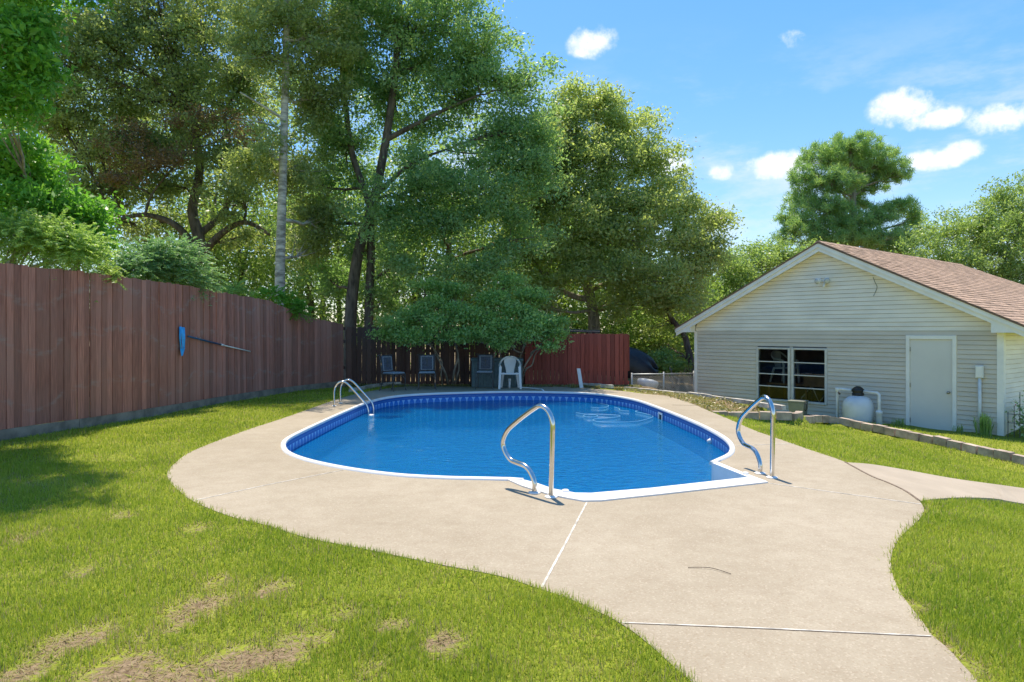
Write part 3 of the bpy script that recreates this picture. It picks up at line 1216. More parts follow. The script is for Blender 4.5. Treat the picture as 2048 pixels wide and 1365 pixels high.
# ------------------------------------------------------------------ pool ladder
lad = empty('pool_ladder', (-3.68, 15.05, 0), label='stainless steel pool ladder with curved rails on the far left coping', cat='ladder')
LP = [(0, -.02), (0, .0), (.0, .30), (.05, .44), (.15, .505), (.26, .47), (.40, .33), (.55, .16), (.66, .035), (.705, -.10), (.71, -.25), (.71, -.60)]
for y in (-.27, .27):
    pts = [Vector((s, y, z)) for s, z in LP]
    MB().tube(crom(pts, 6), 0.022, 12).build('rail_tube', MATS['steel'], lad, smooth=True)
    MB().lathe([(.05, .002), (.05, .010), (.03, .016)], (0, y, 0), 18).build('base_cap', MATS['white_plastic'], lad)
for z in (-.34, -.56):
    MB().box(.67, .78, -.25, .25, z - .015, z + .015).build('tread', MATS['white_plastic'], lad, bevel=.006)
MB().box(.70, .80, -.30, -.10, WATER_Z - .03, WATER_Z + .02).build('bumper', MATS['white_plastic'], lad, bevel=.02)

# ================================================================== FENCES
UNIT = MB().box(-.5, .5, -.5, .5, 0, 1).mesh('board')


def unit_mesh(mat):
    me = UNIT.copy()
    me.materials.append(mat)
    return me


def board(me, name, parent, a, wd, th, z0, z1, rz, tilt=0.0):
    o = bpy.data.objects.new(name, me)
    COL.objects.link(o)
    o.parent = parent
    o.location = (a.x, a.y, z0)
    o.scale = (wd, th, z1 - z0)
    o.rotation_euler = (0, tilt, rz)
    return o


FP = crom([Vector(p).to_3d() for p in ((-7.95, 7.2), (-7.40, 10.33), (-6.94, 12.0), (-6.58, 14.0), (-6.28, 16.0), (-5.80, 18.1), (-5.30, 19.5), (-4.78, 20.55))], 12)
lf = empty('board_fence', (-7.4, 10.33, 0), label='tall weathered reddish brown board fence along the left side of the lawn', cat='fence')
lf.location = (0, 0, 0)
bme = unit_mesh(MATS['fence_brown'])
topz = [(7.0, 2.56), (10.3, 2.53), (11.6, 2.52), (14.0, 2.47), (15.7, 2.40), (17.5, 2.30), (18.6, 2.06), (19.5, 1.88), (20.6, 1.72)]
bp_ = resample(FP, 0.121)
fr = random.Random(11)
for i, (a, b) in enumerate(zip(bp_, bp_[1:])):
    m = (a + b) / 2
    d = (b - a).normalized()
    nrm = Vector((d.y, -d.x, 0))
    rz = math.atan2(d.y, d.x)
    zt = float(np.interp(m.y, [t[0] for t in topz], [t[1] for t in topz])) + fr.uniform(-.012, .012)
    tl = 0.0
    if 15.5 < m.y < 18.3:
        tl = -0.03 * math.sin((m.y - 15.5) / 2.8 * math.pi) * fr.uniform(.5, 1.3)
    m = m + nrm * (fr.uniform(-.004, .004) + (.005 if i % 2 else -.005))
    board(bme, 'board', lf, m, 0.121 * fr.uniform(.935, .968), .019, .122, zt, rz, tl + fr.uniform(-.003, .003))
rot = MATS['base_wood']
gp = resample(FP, 1.5) + [FP[-1]]
for a, b in zip(gp, gp[1:]):
    d = (b - a).normalized()
    nrm = Vector((d.y, -d.x, 0))
    zt = .135
    mb = MB().bar(a + nrm * .006 + Vector((0, 0, .035)), b + nrm * .006 + d * -.006 + Vector((0, 0, .035)), .036, .17)
    mb.build('base_board', rot, lf)
for z in (0.5, 1.25, 1.62):
    mb = MB()
    for a, b in zip(FP, FP[1:]):
        d = (b - a).normalized()
        nrm = Vector((d.y, -d.x, 0))
        mb.bar(a - nrm * .035 + Vector((0, 0, z)), b - nrm * .035 + Vector((0, 0, z)), .045, .09)
    mb.build('rail', MATS['fence_dark'], lf)

# far fence, in shade, with light showing between the pickets
bf = empty('picket_fence', (0, 0, 0), label='dark shaded picket fence behind the chairs at the far end of the pool', cat='fence')
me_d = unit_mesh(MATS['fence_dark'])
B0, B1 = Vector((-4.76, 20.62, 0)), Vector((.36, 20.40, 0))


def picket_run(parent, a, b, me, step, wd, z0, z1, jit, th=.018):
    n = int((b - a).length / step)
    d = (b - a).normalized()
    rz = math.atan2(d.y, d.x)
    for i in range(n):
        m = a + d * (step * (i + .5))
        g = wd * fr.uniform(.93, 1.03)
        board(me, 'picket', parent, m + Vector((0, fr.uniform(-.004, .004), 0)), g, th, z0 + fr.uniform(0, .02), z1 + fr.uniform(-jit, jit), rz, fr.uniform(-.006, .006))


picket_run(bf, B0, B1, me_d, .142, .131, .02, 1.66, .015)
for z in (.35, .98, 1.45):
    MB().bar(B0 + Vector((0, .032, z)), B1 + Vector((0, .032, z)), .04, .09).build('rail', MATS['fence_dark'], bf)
for i in range(4):
    q = B0.lerp(B1, i / 3)
    MB().box(q.x - .045, q.x + .045, q.y + .06, q.y + .15, -.2, 1.6).build('post', MATS['fence_dark'], bf)
rf = empty('red_fence', (0, 0, 0), label='maroon stained board fence run at the far right end of the pool', cat='fence')
me_r = unit_mesh(MATS['fence_red'])
C0, C1 = Vector((.37, 20.38, 0)), Vector((3.32, 20.05, 0))
picket_run(rf, C0, C1, me_r, .121, .112, .0, 1.475, .006)
# the upper part is doubled, so that light shows through only near the ground
MB().bar(C0 + Vector((.02, .033, .94)), C1 + Vector((-.02, .033, .94)), .02, 1.02).build('backing_board', MATS['fence_red'], rf)
MB().bar(C0 + Vector((.02, .06, .1)), C1 + Vector((-.02, .06, .1)), .03, .08).build('rail', MATS['fence_red'], rf)
o = MB().hexa([P(1120, 664, 20.9), P(1200, 666, 20.9), P(1200, 664, 23.2), P(1120, 660, 23.2), P(1120, 661.5, 20.9), P(1200, 663.5, 20.9), P(1200, 661, 23.2),
               P(1120, 657, 23.2)]).build('roof_sheet', MATS['shed_roof'])
sh = empty('garden_shed', (2.2, 22, 0), label='low dark roofed shed just showing above the maroon fence', cat='shed')
o.parent = sh
o.matrix_parent_inverse = Matrix.Translation((-2.2, -22, 0))
for x, y in ((-.6, -.9), (.2, -.9), (-.6, .9), (.2, .9)):
    MB().box(x - .04, x + .04, y - .04, y + .04, -.1, 1.5).build('post', MATS['fence_dark'], sh)

# white board leaning at the fence foot
q = Vector((*G(1163, 776), 0))
o = MB().hexa([(-.05, -.015, 0), (.05, -.015, 0), (.05, .015, 0), (-.05, .015, 0), (-.115, .12, .52), (-.02, .12, .52), (-.02, .15, .52), (-.115, .15, .52)]).build('leaning_board', MATS['pvc'])
o.location = q
tag(o, 'short white board leaning against the maroon fence', 'board')

# ------------------------------------------------------------------ chain-link fence between red fence and house
clf = empty('chain_link_fence', (0, 0, 0), label='low galvanized chain link fence between maroon fence and house', cat='fence')
K0, K1 = Vector((3.36, 20.15, -.25)), Vector((5.42, 21.2, -.45))
TOP = 0.33
d = (K1 - K0).normalized()
d.z = 0
d.normalize()
L = (K1 - K0).length
for t in (0.01, .5, .985):
    q = K0.lerp(K1, t)
    MB().tube([(q.x, q.y, q.z - .2), (q.x, q.y, TOP + .04)], .024, 10).build('post', MATS['galvanized'], clf, smooth=True)
MB().tube([(K0.x, K0.y, TOP), (K1.x, K1.y, TOP - .05)], .019, 8).build('top_rail', MATS['galvanized'], clf, smooth=True)
mb = MB()
st = .062
nn = int(L / st)
hh = .62
for i in range(-int(hh / st) - 1, nn + 1):
    for s in (1, -1):
        x0, x1 = i * st, i * st + hh
        z0, z1 = (TOP - hh, TOP) if s > 0 else (TOP, TOP - hh)
        ta, tb = max(0, (0 - x0) / hh), min(1, (L - x0) / hh)
        if tb <= ta:
            continue
        pa, pb = x0 + hh * ta, x0 + hh * tb
        za, zb = z0 + (z1 - z0) * ta, z0 + (z1 - z0) * tb
        A_ = Vector((K0.x, K0.y, 0)) + d * pa
        B_ = Vector((K0.x, K0.y, 0)) + d * pb
        mb.tube([(A_.x, A_.y, za), (B_.x, B_.y, zb)], .0026, 3, caps=False)
tag(mb.build('wire_mesh', MATS['galvanized'], clf), kind='stuff')

# black tarp over a bulky thing behind the red fence
tp = empty('covered_boat', (3.1, 22.0, -.2), label='black tarp bound over a bulky pointed object behind the maroon fence', cat='tarp cover')
prof_r = [(-2.4, .02, .55), (-2.2, .42, .55), (-1.4, .55, .60), (-.6, .52, .60), (.15, .60, .56), (.6, .52, .52), (.95, .44, .47), (1.2, .30, .42), (1.3, .04, .41)]
mb = MB()
nk = 22
rr = random.Random(5)
for x, r_, zc in prof_r:
    for k in range(nk):
        a = 2 * math.pi * k / nk
        f_ = 1 + .07 * math.sin(3 * a + x * 3) + .05 * math.sin(7 * a - x * 6) + rr.uniform(-.035, .035)
        zz = math.sin(a) * r_ * f_
        if zz < -r_ * .78:
            zz = -r_ * .78
        mb.v.append((x + .1 * math.sin(a * 2), math.cos(a) * r_ * f_ * .8, zc + .22 + zz))
for i in range(len(prof_r) - 1):
    for k in range(nk):
        a, b = i * nk + k, i * nk + (k + 1) % nk
        mb.f.append((a, b, b + nk, a + nk))
o = mb.build('tarp', MATS['tarp'], tp, smooth=True)
o.rotation_euler = (0, 0.05, 0)
sub = o.modifiers.new('smooth', 'SUBSURF')
sub.levels = sub.render_levels = 1
for x in (-1.4, .2):
    MB().box(x - .06, x + .06, -.3, .3, -.15, .5).build('support', MATS['black_plastic'], tp)

# pale tub behind the chain-link fence
o = MB().lathe([(.17, 0), (.24, .02), (.27, .20), (.25, .30), (.12, .34)], (0, 0, 0), 16).build('plastic_tub', MATS['pvc'], smooth=True)
o.scale = (1.25, .8, .8)
o.location = (4.0, 21.2, -.14)
o.rotation_euler = (0, .18, .2)
tag(o, 'overturned pale plastic tub behind the chain link fence', 'tub')

# ================================================================== HOUSE
hs = empty('house', (HX, HYY, HBASE), HA, label='beige vinyl sided house with brown shingle roof and white gable trim', cat='house')
CH = 0.1016
WL = 7.68
PK = WL / 2
SL = 0.49
RTOP = 3.77 - HBASE                      # roof surface at the ridge, house height


def roof_z(x):
    return RTOP - SL * abs(x - PK)


OPEN = [(2.0, 2.925, .508, 1.88), (3.01, 3.91, .508, 1.88), (5.80, 6.81, .06, 2.23)]
sl_mats = {}


def plank(x0b, x1b, x0t, x1t, z0, z1, mat, parent=hs):
    mb = MB()
    z0 += .0065
    mb.hexa([(x0b, -.022, z0), (x1b, -.022, z0), (x1b, .012, z0), (x0b, .012, z0), (x0t, -.004, z1), (x1t, -.004, z1), (x1t, .012, z1), (x0t, .012, z1)])
    return mb.build('siding_plank', mat, parent)


for i in range(23):
    z0, z1 = i * CH, (i + 1) * CH
    cuts = [(a, b) for a, b, c, d_ in OPEN if min(z1, d_) - max(z0, c) > CH * .4]
    xs = 0.05
    for a, b in sorted(cuts):
        plank(xs, a, xs, a, z0, z1, MATS['siding_low'])
        xs = b
    plank(xs, WL - .09, xs, WL - .09, z0, z1, MATS['siding_low'])
i = 23
while True:
    z0, z1 = i * CH, (i + 1) * CH
    lim = lambda z: (RTOP - .16 - z) / SL
    hb, ht = min(lim(z0), PK - .01), min(lim(z1), PK - .01)
    if hb <= .05:
        break
    ht = max(ht, .02)
    plank(PK - hb, PK + hb, PK - ht, PK + ht, z0, z1, MATS['siding_high'])
    i += 1
# wall carcass behind the planks, left open at the windows and the door
mb = MB()
WT_ = (.014, .13)
for x0, x1, z0, z1 in ((0, 2.0, 0, 2.34), (2.0, 3.91, 0, .508), (2.0, 3.91, 1.88, 2.34), (2.925, 3.01, .508, 1.88), (3.91, 5.80, 0, 2.34), (5.80, 6.81, 2.23, 2.34), (6.81, WL, 0, 2.34)):
    mb.box(x0 + .001, x1 - .001, WT_[0], WT_[1], z0, z1)
mb.build('wall', MATS['dark_room'], hs)
DEPTH = 13.2
for i in range(23):
    mb = MB()
    z0, z1 = i * CH + .008, (i + 1) * CH - .004
    mb.hexa([(WL - .012, .10, z0), (WL + .020, .10, z0), (WL + .020, DEPTH, z0), (WL - .012, DEPTH, z0), (WL - .012, .10, z1 + .004), (WL + .004, .10, z1 + .004),
             (WL + .004, DEPTH, z1 + .004), (WL - .012, DEPTH, z1 + .004)])
    mb.build('siding_plank', MATS['siding_high'], hs)
mb = MB().box(.012, .13, .14, DEPTH, 0, 2.34).box(WL - .13, WL - .014, .14, DEPTH, 0, 2.34).box(.14, WL - .14, DEPTH - .12, DEPTH, 0, 2.34)
mb.build('wall', MATS['siding_low'], hs)
MB().box(.14, WL - .14, .14, DEPTH - .13, 2.36, 2.40).build('ceiling', MATS['dark_room'], hs)
MB().box(.14, WL - .14, .14, DEPTH - .13, -.02, .19).build('floor', MATS['dark_room'], hs)
MB().box(.14, WL - .14, 3.2, 3.3, .03, 2.36).build('partition', MATS['dark_room'], hs)
# corner trim
MB().box(-.035, .052, -.032, .05, 0, 2.33).build('corner_trim', MATS['white_trim'], hs)
MB().box(WL - .092, WL + .032, -.034, .098, 0, 2.30).build('corner_trim', MATS['white_trim'], hs)
# rake boards: two steps of white trim under the roof edge, soffit behind
OV = 0.50
FO = -.31
for s in (-1, 1):
    xe = PK + s * (PK + OV)

    def rk(x, dz, y):
        return (x, y, roof_z(x) + dz)
    for nm, ya, yb, d0, d1 in (('rake_board', FO, FO + .03, -.025, -.135), ('rake_board', FO + .031, FO + .06, -.10, -.235)):
        mb = MB()
        pa = [rk(PK, d1, ya), rk(xe, d1, ya), rk(xe, d1, yb), rk(PK, d1, yb), rk(PK, d0, ya), rk(xe, d0, ya), rk(xe, d0, yb), rk(PK, d0, yb)]
        if s < 0:
            pa = [pa[1], pa[0], pa[3], pa[2], pa[5], pa[4], pa[7], pa[6]]
        mb.hexa(pa).build(nm, MATS['white_trim'], hs)
    mb = MB()
    mb.quad(rk(PK, -.15, FO + .06), rk(xe, -.15, FO + .06), rk(xe, -.15, 0), rk(PK, -.15, 0))
    mb.build('soffit', MATS['white_trim'], hs)
    # boxed eave return
    zb = 1.515 - HBASE
    x_in = -.01 if s < 0 else WL - .13
    mb = MB()
    xa, xb = (xe + .01, x_in) if s < 0 else (x_in, xe - .01)
    za, zb2 = roof_z(xa) - .05, roof_z(xb) - .05
    if s < 0:
        zb2 = min(zb2, roof_z(xb) - .05)
    mb.hexa([(xa, FO + .032, zb), (xb, FO + .032, zb), (xb, -.005, zb), (xa, -.005, zb), (xa, FO + .032, za), (xb, FO + .032, zb2), (xb, -.005, zb2), (xa, -.005, za)])
    mb.build('eave_return', MATS['white_trim'], hs)
    mb = MB().box(min(xe, PK + s * PK) + (.0 if s < 0 else .03), max(xe, PK + s * PK) - (.03 if s < 0 else .0), 0.0, DEPTH + .4, zb, zb + .03)
    mb.build('soffit', MATS['white_trim'], hs)
    MB().box(xe - .012, xe + .012, FO, DEPTH + .4, zb - .004, roof_z(xe) - .03).build('fascia', MATS['white_trim'], hs)
# gutter along the right eave
xe = WL + OV
MB().hexa([(xe + .014, FO + .01, 1.545 - HBASE), (xe + .10, FO + .01, 1.545 - HBASE), (xe + .10, DEPTH, 1.545 - HBASE), (xe + .014, DEPTH, 1.545 - HBASE),
           (xe + .014, FO + .01, 1.64 - HBASE), (xe + .13, FO + .01, 1.64 - HBASE), (xe + .13, DEPTH, 1.64 - HBASE), (xe + .014, DEPTH, 1.64 - HBASE)]).build('gutter', MATS['white_trim'], hs)

# roof
rfo = empty('roof')
rfo.parent = hs
RY = 9.45
mb = MB()
e0 = WL + OV + .03
th = .035
for s in (1, -1):
    xe = PK + s * (PK + OV + .03)
    ridge0, ridge1 = (PK, FO - .02, RTOP), (PK, RY, RTOP)
    c0, c1 = (xe, FO - .02, roof_z(xe)), (xe, RY + abs(xe - PK), roof_z(xe))
    dn = Vector((0, 0, -th))
    tp_ = [Vector(q) for q in (ridge0, c0, c1, ridge1)]
    if s < 0:
        tp_ = tp_[::-1]
    n0 = len(mb.v)
    mb.v += [tuple(q) for q in tp_] + [tuple(q + dn) for q in tp_]
    mb.f += [(n0, n0 + 1, n0 + 2, n0 + 3), (n0 + 7, n0 + 6, n0 + 5, n0 + 4)] + [(n0 + a, n0 + 4 + a, n0 + 4 + (a + 1) % 4, n0 + (a + 1) % 4) for a in range(4)]
xl, xr = PK - (PK + OV + .03), PK + (PK + OV + .03)
mb.poly([(PK, RY, RTOP), (xr, RY + xr - PK, roof_z(xr)), (xl, RY + xr - PK, roof_z(xl))])
deckroof = mb.build('roof_deck', MATS['felt'], rfo)
EXPO = .145
ang = math.atan(SL)
cs, sn = math.cos(ang), math.sin(ang)
tabw = .305
tabm = MB().hexa([(-.02, -.149, .002), (.158, -.149, .009), (.158, .149, .009), (-.02, .149, .002), (-.02, -.149, .006), (.158, -.149, .019), (.158, .149, .019), (-.02, .149, .006)]).mesh('shingle')
tabm.materials.append(MATS['shingle'])
slope_len = (PK + OV + .05) / cs
tabs = []
k = 0
while k * EXPO < slope_len - .08:
    x = PK + k * EXPO * cs
    y = FO - .02 + tabw * .5 + (.5 * tabw if k % 2 else 0)
    if k % 2:
        tabs.append((k, x, FO - .02 + tabw * .25, .5))
    while y < RY + (x - PK) - .1:
        tabs.append((k, x, y, 1.0))
        y += tabw
    k += 1


def tab_world(tb):
    k, x, y, wsc = tb
    p = hw(x, y)
    return (p - Vector((0, 0, 0))).length


tabs.sort(key=tab_world)
RM = Matrix.Rotation(ang, 4, 'Y')
mass = MB()
tv = [Vector(v.co) for v in tabm.vertices]
tf = [tuple(pl.vertices) for pl in tabm.polygons]
for j, (k, x, y, wsc) in enumerate(tabs):
    loc = Vector((x, y, roof_z(x)))
    if j < 300:
        o = bpy.data.objects.new('shingle', tabm)
        COL.objects.link(o)
        o.parent = rfo
        o.location = loc
        o.rotation_euler = (0, ang, fr.uniform(-.004, .004))
        o.scale = (1, wsc * fr.uniform(.985, 1.0), fr.uniform(.85, 1.25))
    else:
        n0 = len(mass.v)
        for v in tv:
            q = RM @ Vector((v.x, v.y * wsc, v.z)) + loc
            mass.v.append(tuple(q))
        mass.f += [tuple(n0 + a for a in f_) for f_ in tf]
tag(mass.build('shingles', MATS['shingle_mass'], rfo), kind='stuff')
# ridge and hip caps
mb = MB()
for i in range(32):
    y = FO + i * .305
    mb.hexa([(PK - .13, y, RTOP - .05), (PK + .13, y, RTOP - .05), (PK + .13, y + .31, RTOP - .055), (PK - .13, y + .31, RTOP - .055),
             (PK - .02, y, RTOP + .028), (PK + .02, y, RTOP + .028), (PK + .02, y + .31, RTOP + .018), (PK - .02, y + .31, RTOP + .018)])
mb.build('ridge_cap', MATS['shingle_mass'], rfo)

# windows: awning type, four panes each
for x0, x1 in ((2.0, 2.925), (3.01, 3.91)):
    z0, z1 = .508, 1.88
    wn = empty('window')
    wn.parent = hs
    mb = MB()
    t_ = .036
    mb.box(x0 - .02, x0 + t_, -.045, .06, z0 - .02, z1 + .02).box(x1 - t_, x1 + .02, -.045, .06, z0 - .02, z1 + .02)
    mb.box(x0 + t_, x1 - t_, -.045, .06, z1 - t_ + .01, z1 + .02).box(x0 + t_, x1 - t_, -.055, .06, z0 - .025, z0 + t_ - .01)
    mb.build('window_frame', MATS['window_metal'], wn, bevel=.004)
    ph = (z1 - z0 - .07) / 4
    for k in range(4):
        a = z0 + .035 + k * ph
        if k:
            MB().box(x0 + t_ + .001, x1 - t_ - .001, -.028, .035, a - .013, a + .013).build('glazing_bar', MATS['window_metal'], wn, bevel=.003)
        tilt = .012 if k % 2 else -.004
        o = MB().hexa([(x0 + t_, -.004 - tilt, a + .018), (x1 - t_, -.004 - tilt, a + .018), (x1 - t_, .0 - tilt, a + .018), (x0 + t_, .0 - tilt, a + .018),
                       (x0 + t_, -.004, a + ph - .018), (x1 - t_, -.004, a + ph - .018), (x1 - t_, .0, a + ph - .018), (x0 + t_, .0, a + ph - .018)]).build('pane', MATS['window_glass'], wn)
# door
dr = empty('door')
dr.parent = hs
mb = MB()
mb.box(5.785, 5.865, -.045, .05, .02, 2.24).box(6.745, 6.825, -.045, .05, .02, 2.24).box(5.866, 6.744, -.044, .05, 2.15, 2.239)
mb.build('door_frame', MATS['white_trim'], dr, bevel=.005)
MB().box(5.868, 6.742, -.012, .03, .105, 2.147).build('door_leaf', MATS['door_paint'], dr, bevel=.003)
MB().box(5.868, 6.742, -.06, .04, .03, .10).build('threshold', MATS['wood_warm'], dr)
MB().lathe([(.028, 0), (.030, .006), (.012, .012), (.012, .035), (.028, .045), (.030, .06), (.018, .072)], (0, 0, 0), 16).build('door_knob', MATS['knob_metal'], dr, smooth=True)
kn = [c for c in dr.children if c.name.startswith('door_knob')][0]
kn.rotation_euler = (R(90), 0, 0)
kn.location = (6.67, -.012, .98)
for z in (.30, 1.1, 1.92):
    MB().tube([(5.872, -.02, z - .05), (5.872, -.02, z + .05)], .009, 8).build('hinge', MATS['knob_metal'], dr)

# flood light
fl = empty('flood_light', hw(3.9, -.03) + Vector((0, 0, 2.78)), HA, label='twin white flood light high on the gable wall', cat='lamp')
MB().lathe([(.06, 0), (.06, .03), (.03, .04)], (0, 0, 0), 16).build('mounting_plate', MATS['white_plastic'], fl)
ch_ = fl.children[0]
ch_.rotation_euler = (R(90), 0, 0)
for s in (-1, 1):
    a = Vector((s * .03, -.04, .0))
    b = Vector((s * .10, -.12, .035))
    MB().tube([a, b], .012, 8).build('arm', MATS['white_plastic'], fl, smooth=True)
    dd = Vector((s * .35, -.8, -.25)).normalized()
    MB().tube([b - dd * .05, b - dd * .03, b, b + dd * .07, b + dd * .09], [.025, .045, .055, .078, .08], 16).build('lamp_head', MATS['white_plastic'], fl, smooth=True)
    MB().tube([b + dd * .091, b + dd * .105], [.07, .04], 16).build('lamp_glass', MATS['bulb_glass'], fl, smooth=True)
MB().tube([(0, -.05, -.01), (0, -.10, -.11), (0, -.13, -.13)], [.02, .035, .02], 10).build('motion_sensor', MATS['white_plastic'], fl, smooth=True)
# loose wire on the gable
wr = MB().tube(crom([hw(5.05, -.03) + Vector((0, 0, 2.83)), hw(5.10, -.035) + Vector((0, 0, 2.70)), hw(5.14, -.03) + Vector((0, 0, 2.58)), hw(5.06, -.03) + Vector((0, 0, 2.38))], 6), .007, 5).build('loose_wire', MATS['olive_plastic'])
tag(wr, 'thin loose wire hanging down the gable siding', 'wire')
# electric box and conduit
ce = empty('electric_conduit', hw(7.28, -.03) + Vector((0, 0, HBASE)), HA, label='white electrical box on a conduit pipe right of the house door', cat='conduit')
MB().box(-.075, .075, -.075, 0, 1.33, 1.60).build('junction_box', MATS['pvc'], ce, bevel=.008)
MB().box(-.06, .06, -.085, -.075, 1.35, 1.58).build('box_lid', MATS['white_trim'], ce, bevel=.004)
MB().tube([(0, -.035, .05), (0, -.035, 1.33)], .035, 12).build('pipe', MATS['pvc'], ce, smooth=True)

# ------------------------------------------------------------------ pool filter
base = hw(4.93, -.55)
gz = float(terrain(np.array([base.x]), np.array([base.y]))[0])
sf = empty('sand_filter', (base.x, base.y, gz), HA, label='white sand filter tank with black valve and white pipes by the wall', cat='pool filter')
MB().lathe([(.26, 0), (.27, .03), (.30, .07), (.335, .16), (.335, .45), (.32, .53), (.28, .60), (.21, .655), (.12, .68), (.11, .70)], (0, 0, 0), 32).build('tank', MATS['tank'], sf, smooth=True)
MB().lathe([(.12, .69), (.13, .70), (.13, .74), (.11, .76), (.14, .79), (.14, .83), (.10, .87), (.06, .90), (.03, .91)], (0, 0, 0), 20).build('valve_body', MATS['black_plastic'], sf, smooth=True)
MB().bar((0, 0, .90), (.09, -.02, 1.02), .035, .03).build('valve_handle', MATS['black_plastic'], sf)
MB().lathe([(.05, 0), (.05, .012)], (0, 0, 0), 12).build('pressure_gauge', MATS['bulb_glass'], sf)
g_ = sf.children[-1]
g_.location = (.03, -.13, .82)
g_.rotation_euler = (R(90), 0, 0)
for pts in ([(-.10, .0, .80), (-.46, .02, .82), (-.50, .02, .78), (-.50, .03, .08), (-.56, .03, .03), (-1.1, .0, .02)],):
    MB().tube(pts, .034, 10).build('pipe', MATS['pvc'], sf, smooth=True)
MB().tube([(.12, .0, .80), (.44, .0, .78), (.48, .0, .74), (.48, .0, .0)], .034, 10).build('pipe', MATS['pvc'], sf, smooth=True)
MB().lathe([(.05, 0), (.065, .02), (.065, .30), (.075, .31), (.075, .36), (.045, .38)], (.48, 0, 0), 14).build('pipe_union', MATS['pvc'], sf, smooth=True)
MB().lathe([(.045, .76), (.055, .77), (.055, .84), (.045, .85)], (-.50, .02, 0), 12).build('pipe_elbow', MATS['pvc'], sf, smooth=True)
MB().tube([(-.02, -.33, .11), (-.02, -.40, .11)], [.035, .03], 10).build('drain_cap', MATS['white_plastic'], sf, smooth=True)
# wheeled bin
base = hw(3.64, -.9)
gz = float(terrain(np.array([base.x]), np.array([base.y]))[0])
bn = empty('wheeled_bin', (base.x, base.y, gz - .02), HA + .2, label='squat grey green wheeled box below the house window', cat='bin')
MB().hexa([(-.20, -.2, .03), (.20, -.2, .03), (.20, .2, .03), (-.20, .2, .03), (-.235, -.24, .55), (.235, -.24, .55), (.235, .24, .55), (-.235, .24, .55)]).build('body', MATS['olive_plastic'], bn, bevel=.02)
MB().box(-.25, .25, -.255, .255, .55, .60).build('lid', MATS['olive_plastic'], bn, bevel=.015)
MB().tube([(.26, -.18, .55), (.30, -.18, .50), (.30, -.18, .36), (.25, -.18, .30)], .014, 8).build('handle', MATS['black_plastic'], bn, smooth=True)
bn.scale = (.8, .8, .8)
for y in (-.19, .19):
    MB().tube([(.25, y - .025, .085), (.25, y + .025, .085)], .085, 16).build('wheel', MATS['black_plastic'], bn)
    MB().tube([(.25, y - .03, .085), (.25, y + .03, .085)], .035, 12).build('wheel_hub', MATS['pvc'], bn)

# ------------------------------------------------------------------ block edging
BLK = MB().hexa([(-.145, -.07, 0), (.145, -.07, 0), (.145, .07, 0), (-.145, .07, 0), (-.14, -.066, .15), (.14, -.066, .15), (.14, .066, .15), (-.14, .066, .15)]).mesh('block')
BLK.materials.append(MATS['block'])
CUR = BLK.copy()
CUR.materials.clear()
CUR.materials.append(MATS['curb_stone'])


def edging(name, path, step, me, label, drop=.15, sc=(1, 1, 1)):
    e = empty(name, (0, 0, 0), label=label, cat='edging')
    pts = resample(path, step)
    for a, b in zip(pts, pts[1:]):
        m = (a + b) / 2
        o = bpy.data.objects.new('block', me)
        COL.objects.link(o)
        o.parent = e
        o.location = (m.x + fr.uniform(-.008, .008), m.y + fr.uniform(-.012, .012), m.z - drop + fr.uniform(-.012, .012))
        dd = b - a
        o.rotation_euler = (fr.uniform(-.03, .03), -math.atan2(dd.z, dd.xy.length) + fr.uniform(-.02, .02), math.atan2(dd.y, dd.x) + fr.uniform(-.05, .05))
        o.scale = (sc[0] * fr.uniform(.96, 1.0), sc[1] * fr.uniform(.92, 1.06), sc[2])
    return e


edging('block_edging', EDGE, .305, BLK, 'long row of tan concrete edging blocks running along the lawn before the house')
edging('bed_edging', BED_N + [BED_F[-1]], .305, BLK, 'short raised row of tan edging blocks at the near side of the weedy bed', .15)
edging('bed_curb', BED_F, .42, CUR, 'pale stone curb along the house side of the weedy bed', .04, (1.42, .8, .6))
bc = [Vector((*G(a, b), 0.05)) for a, b in ((700, 785), (740, 776), (790, 770.5), (840, 768.5), (935, 768), (1050, 769), (1120, 770), (1180, 773), (1250, 778))]
edging('far_curb', bc, .42, CUR, 'pale stone curb along the foot of the far fence', .06, (1.42, .8, .6))

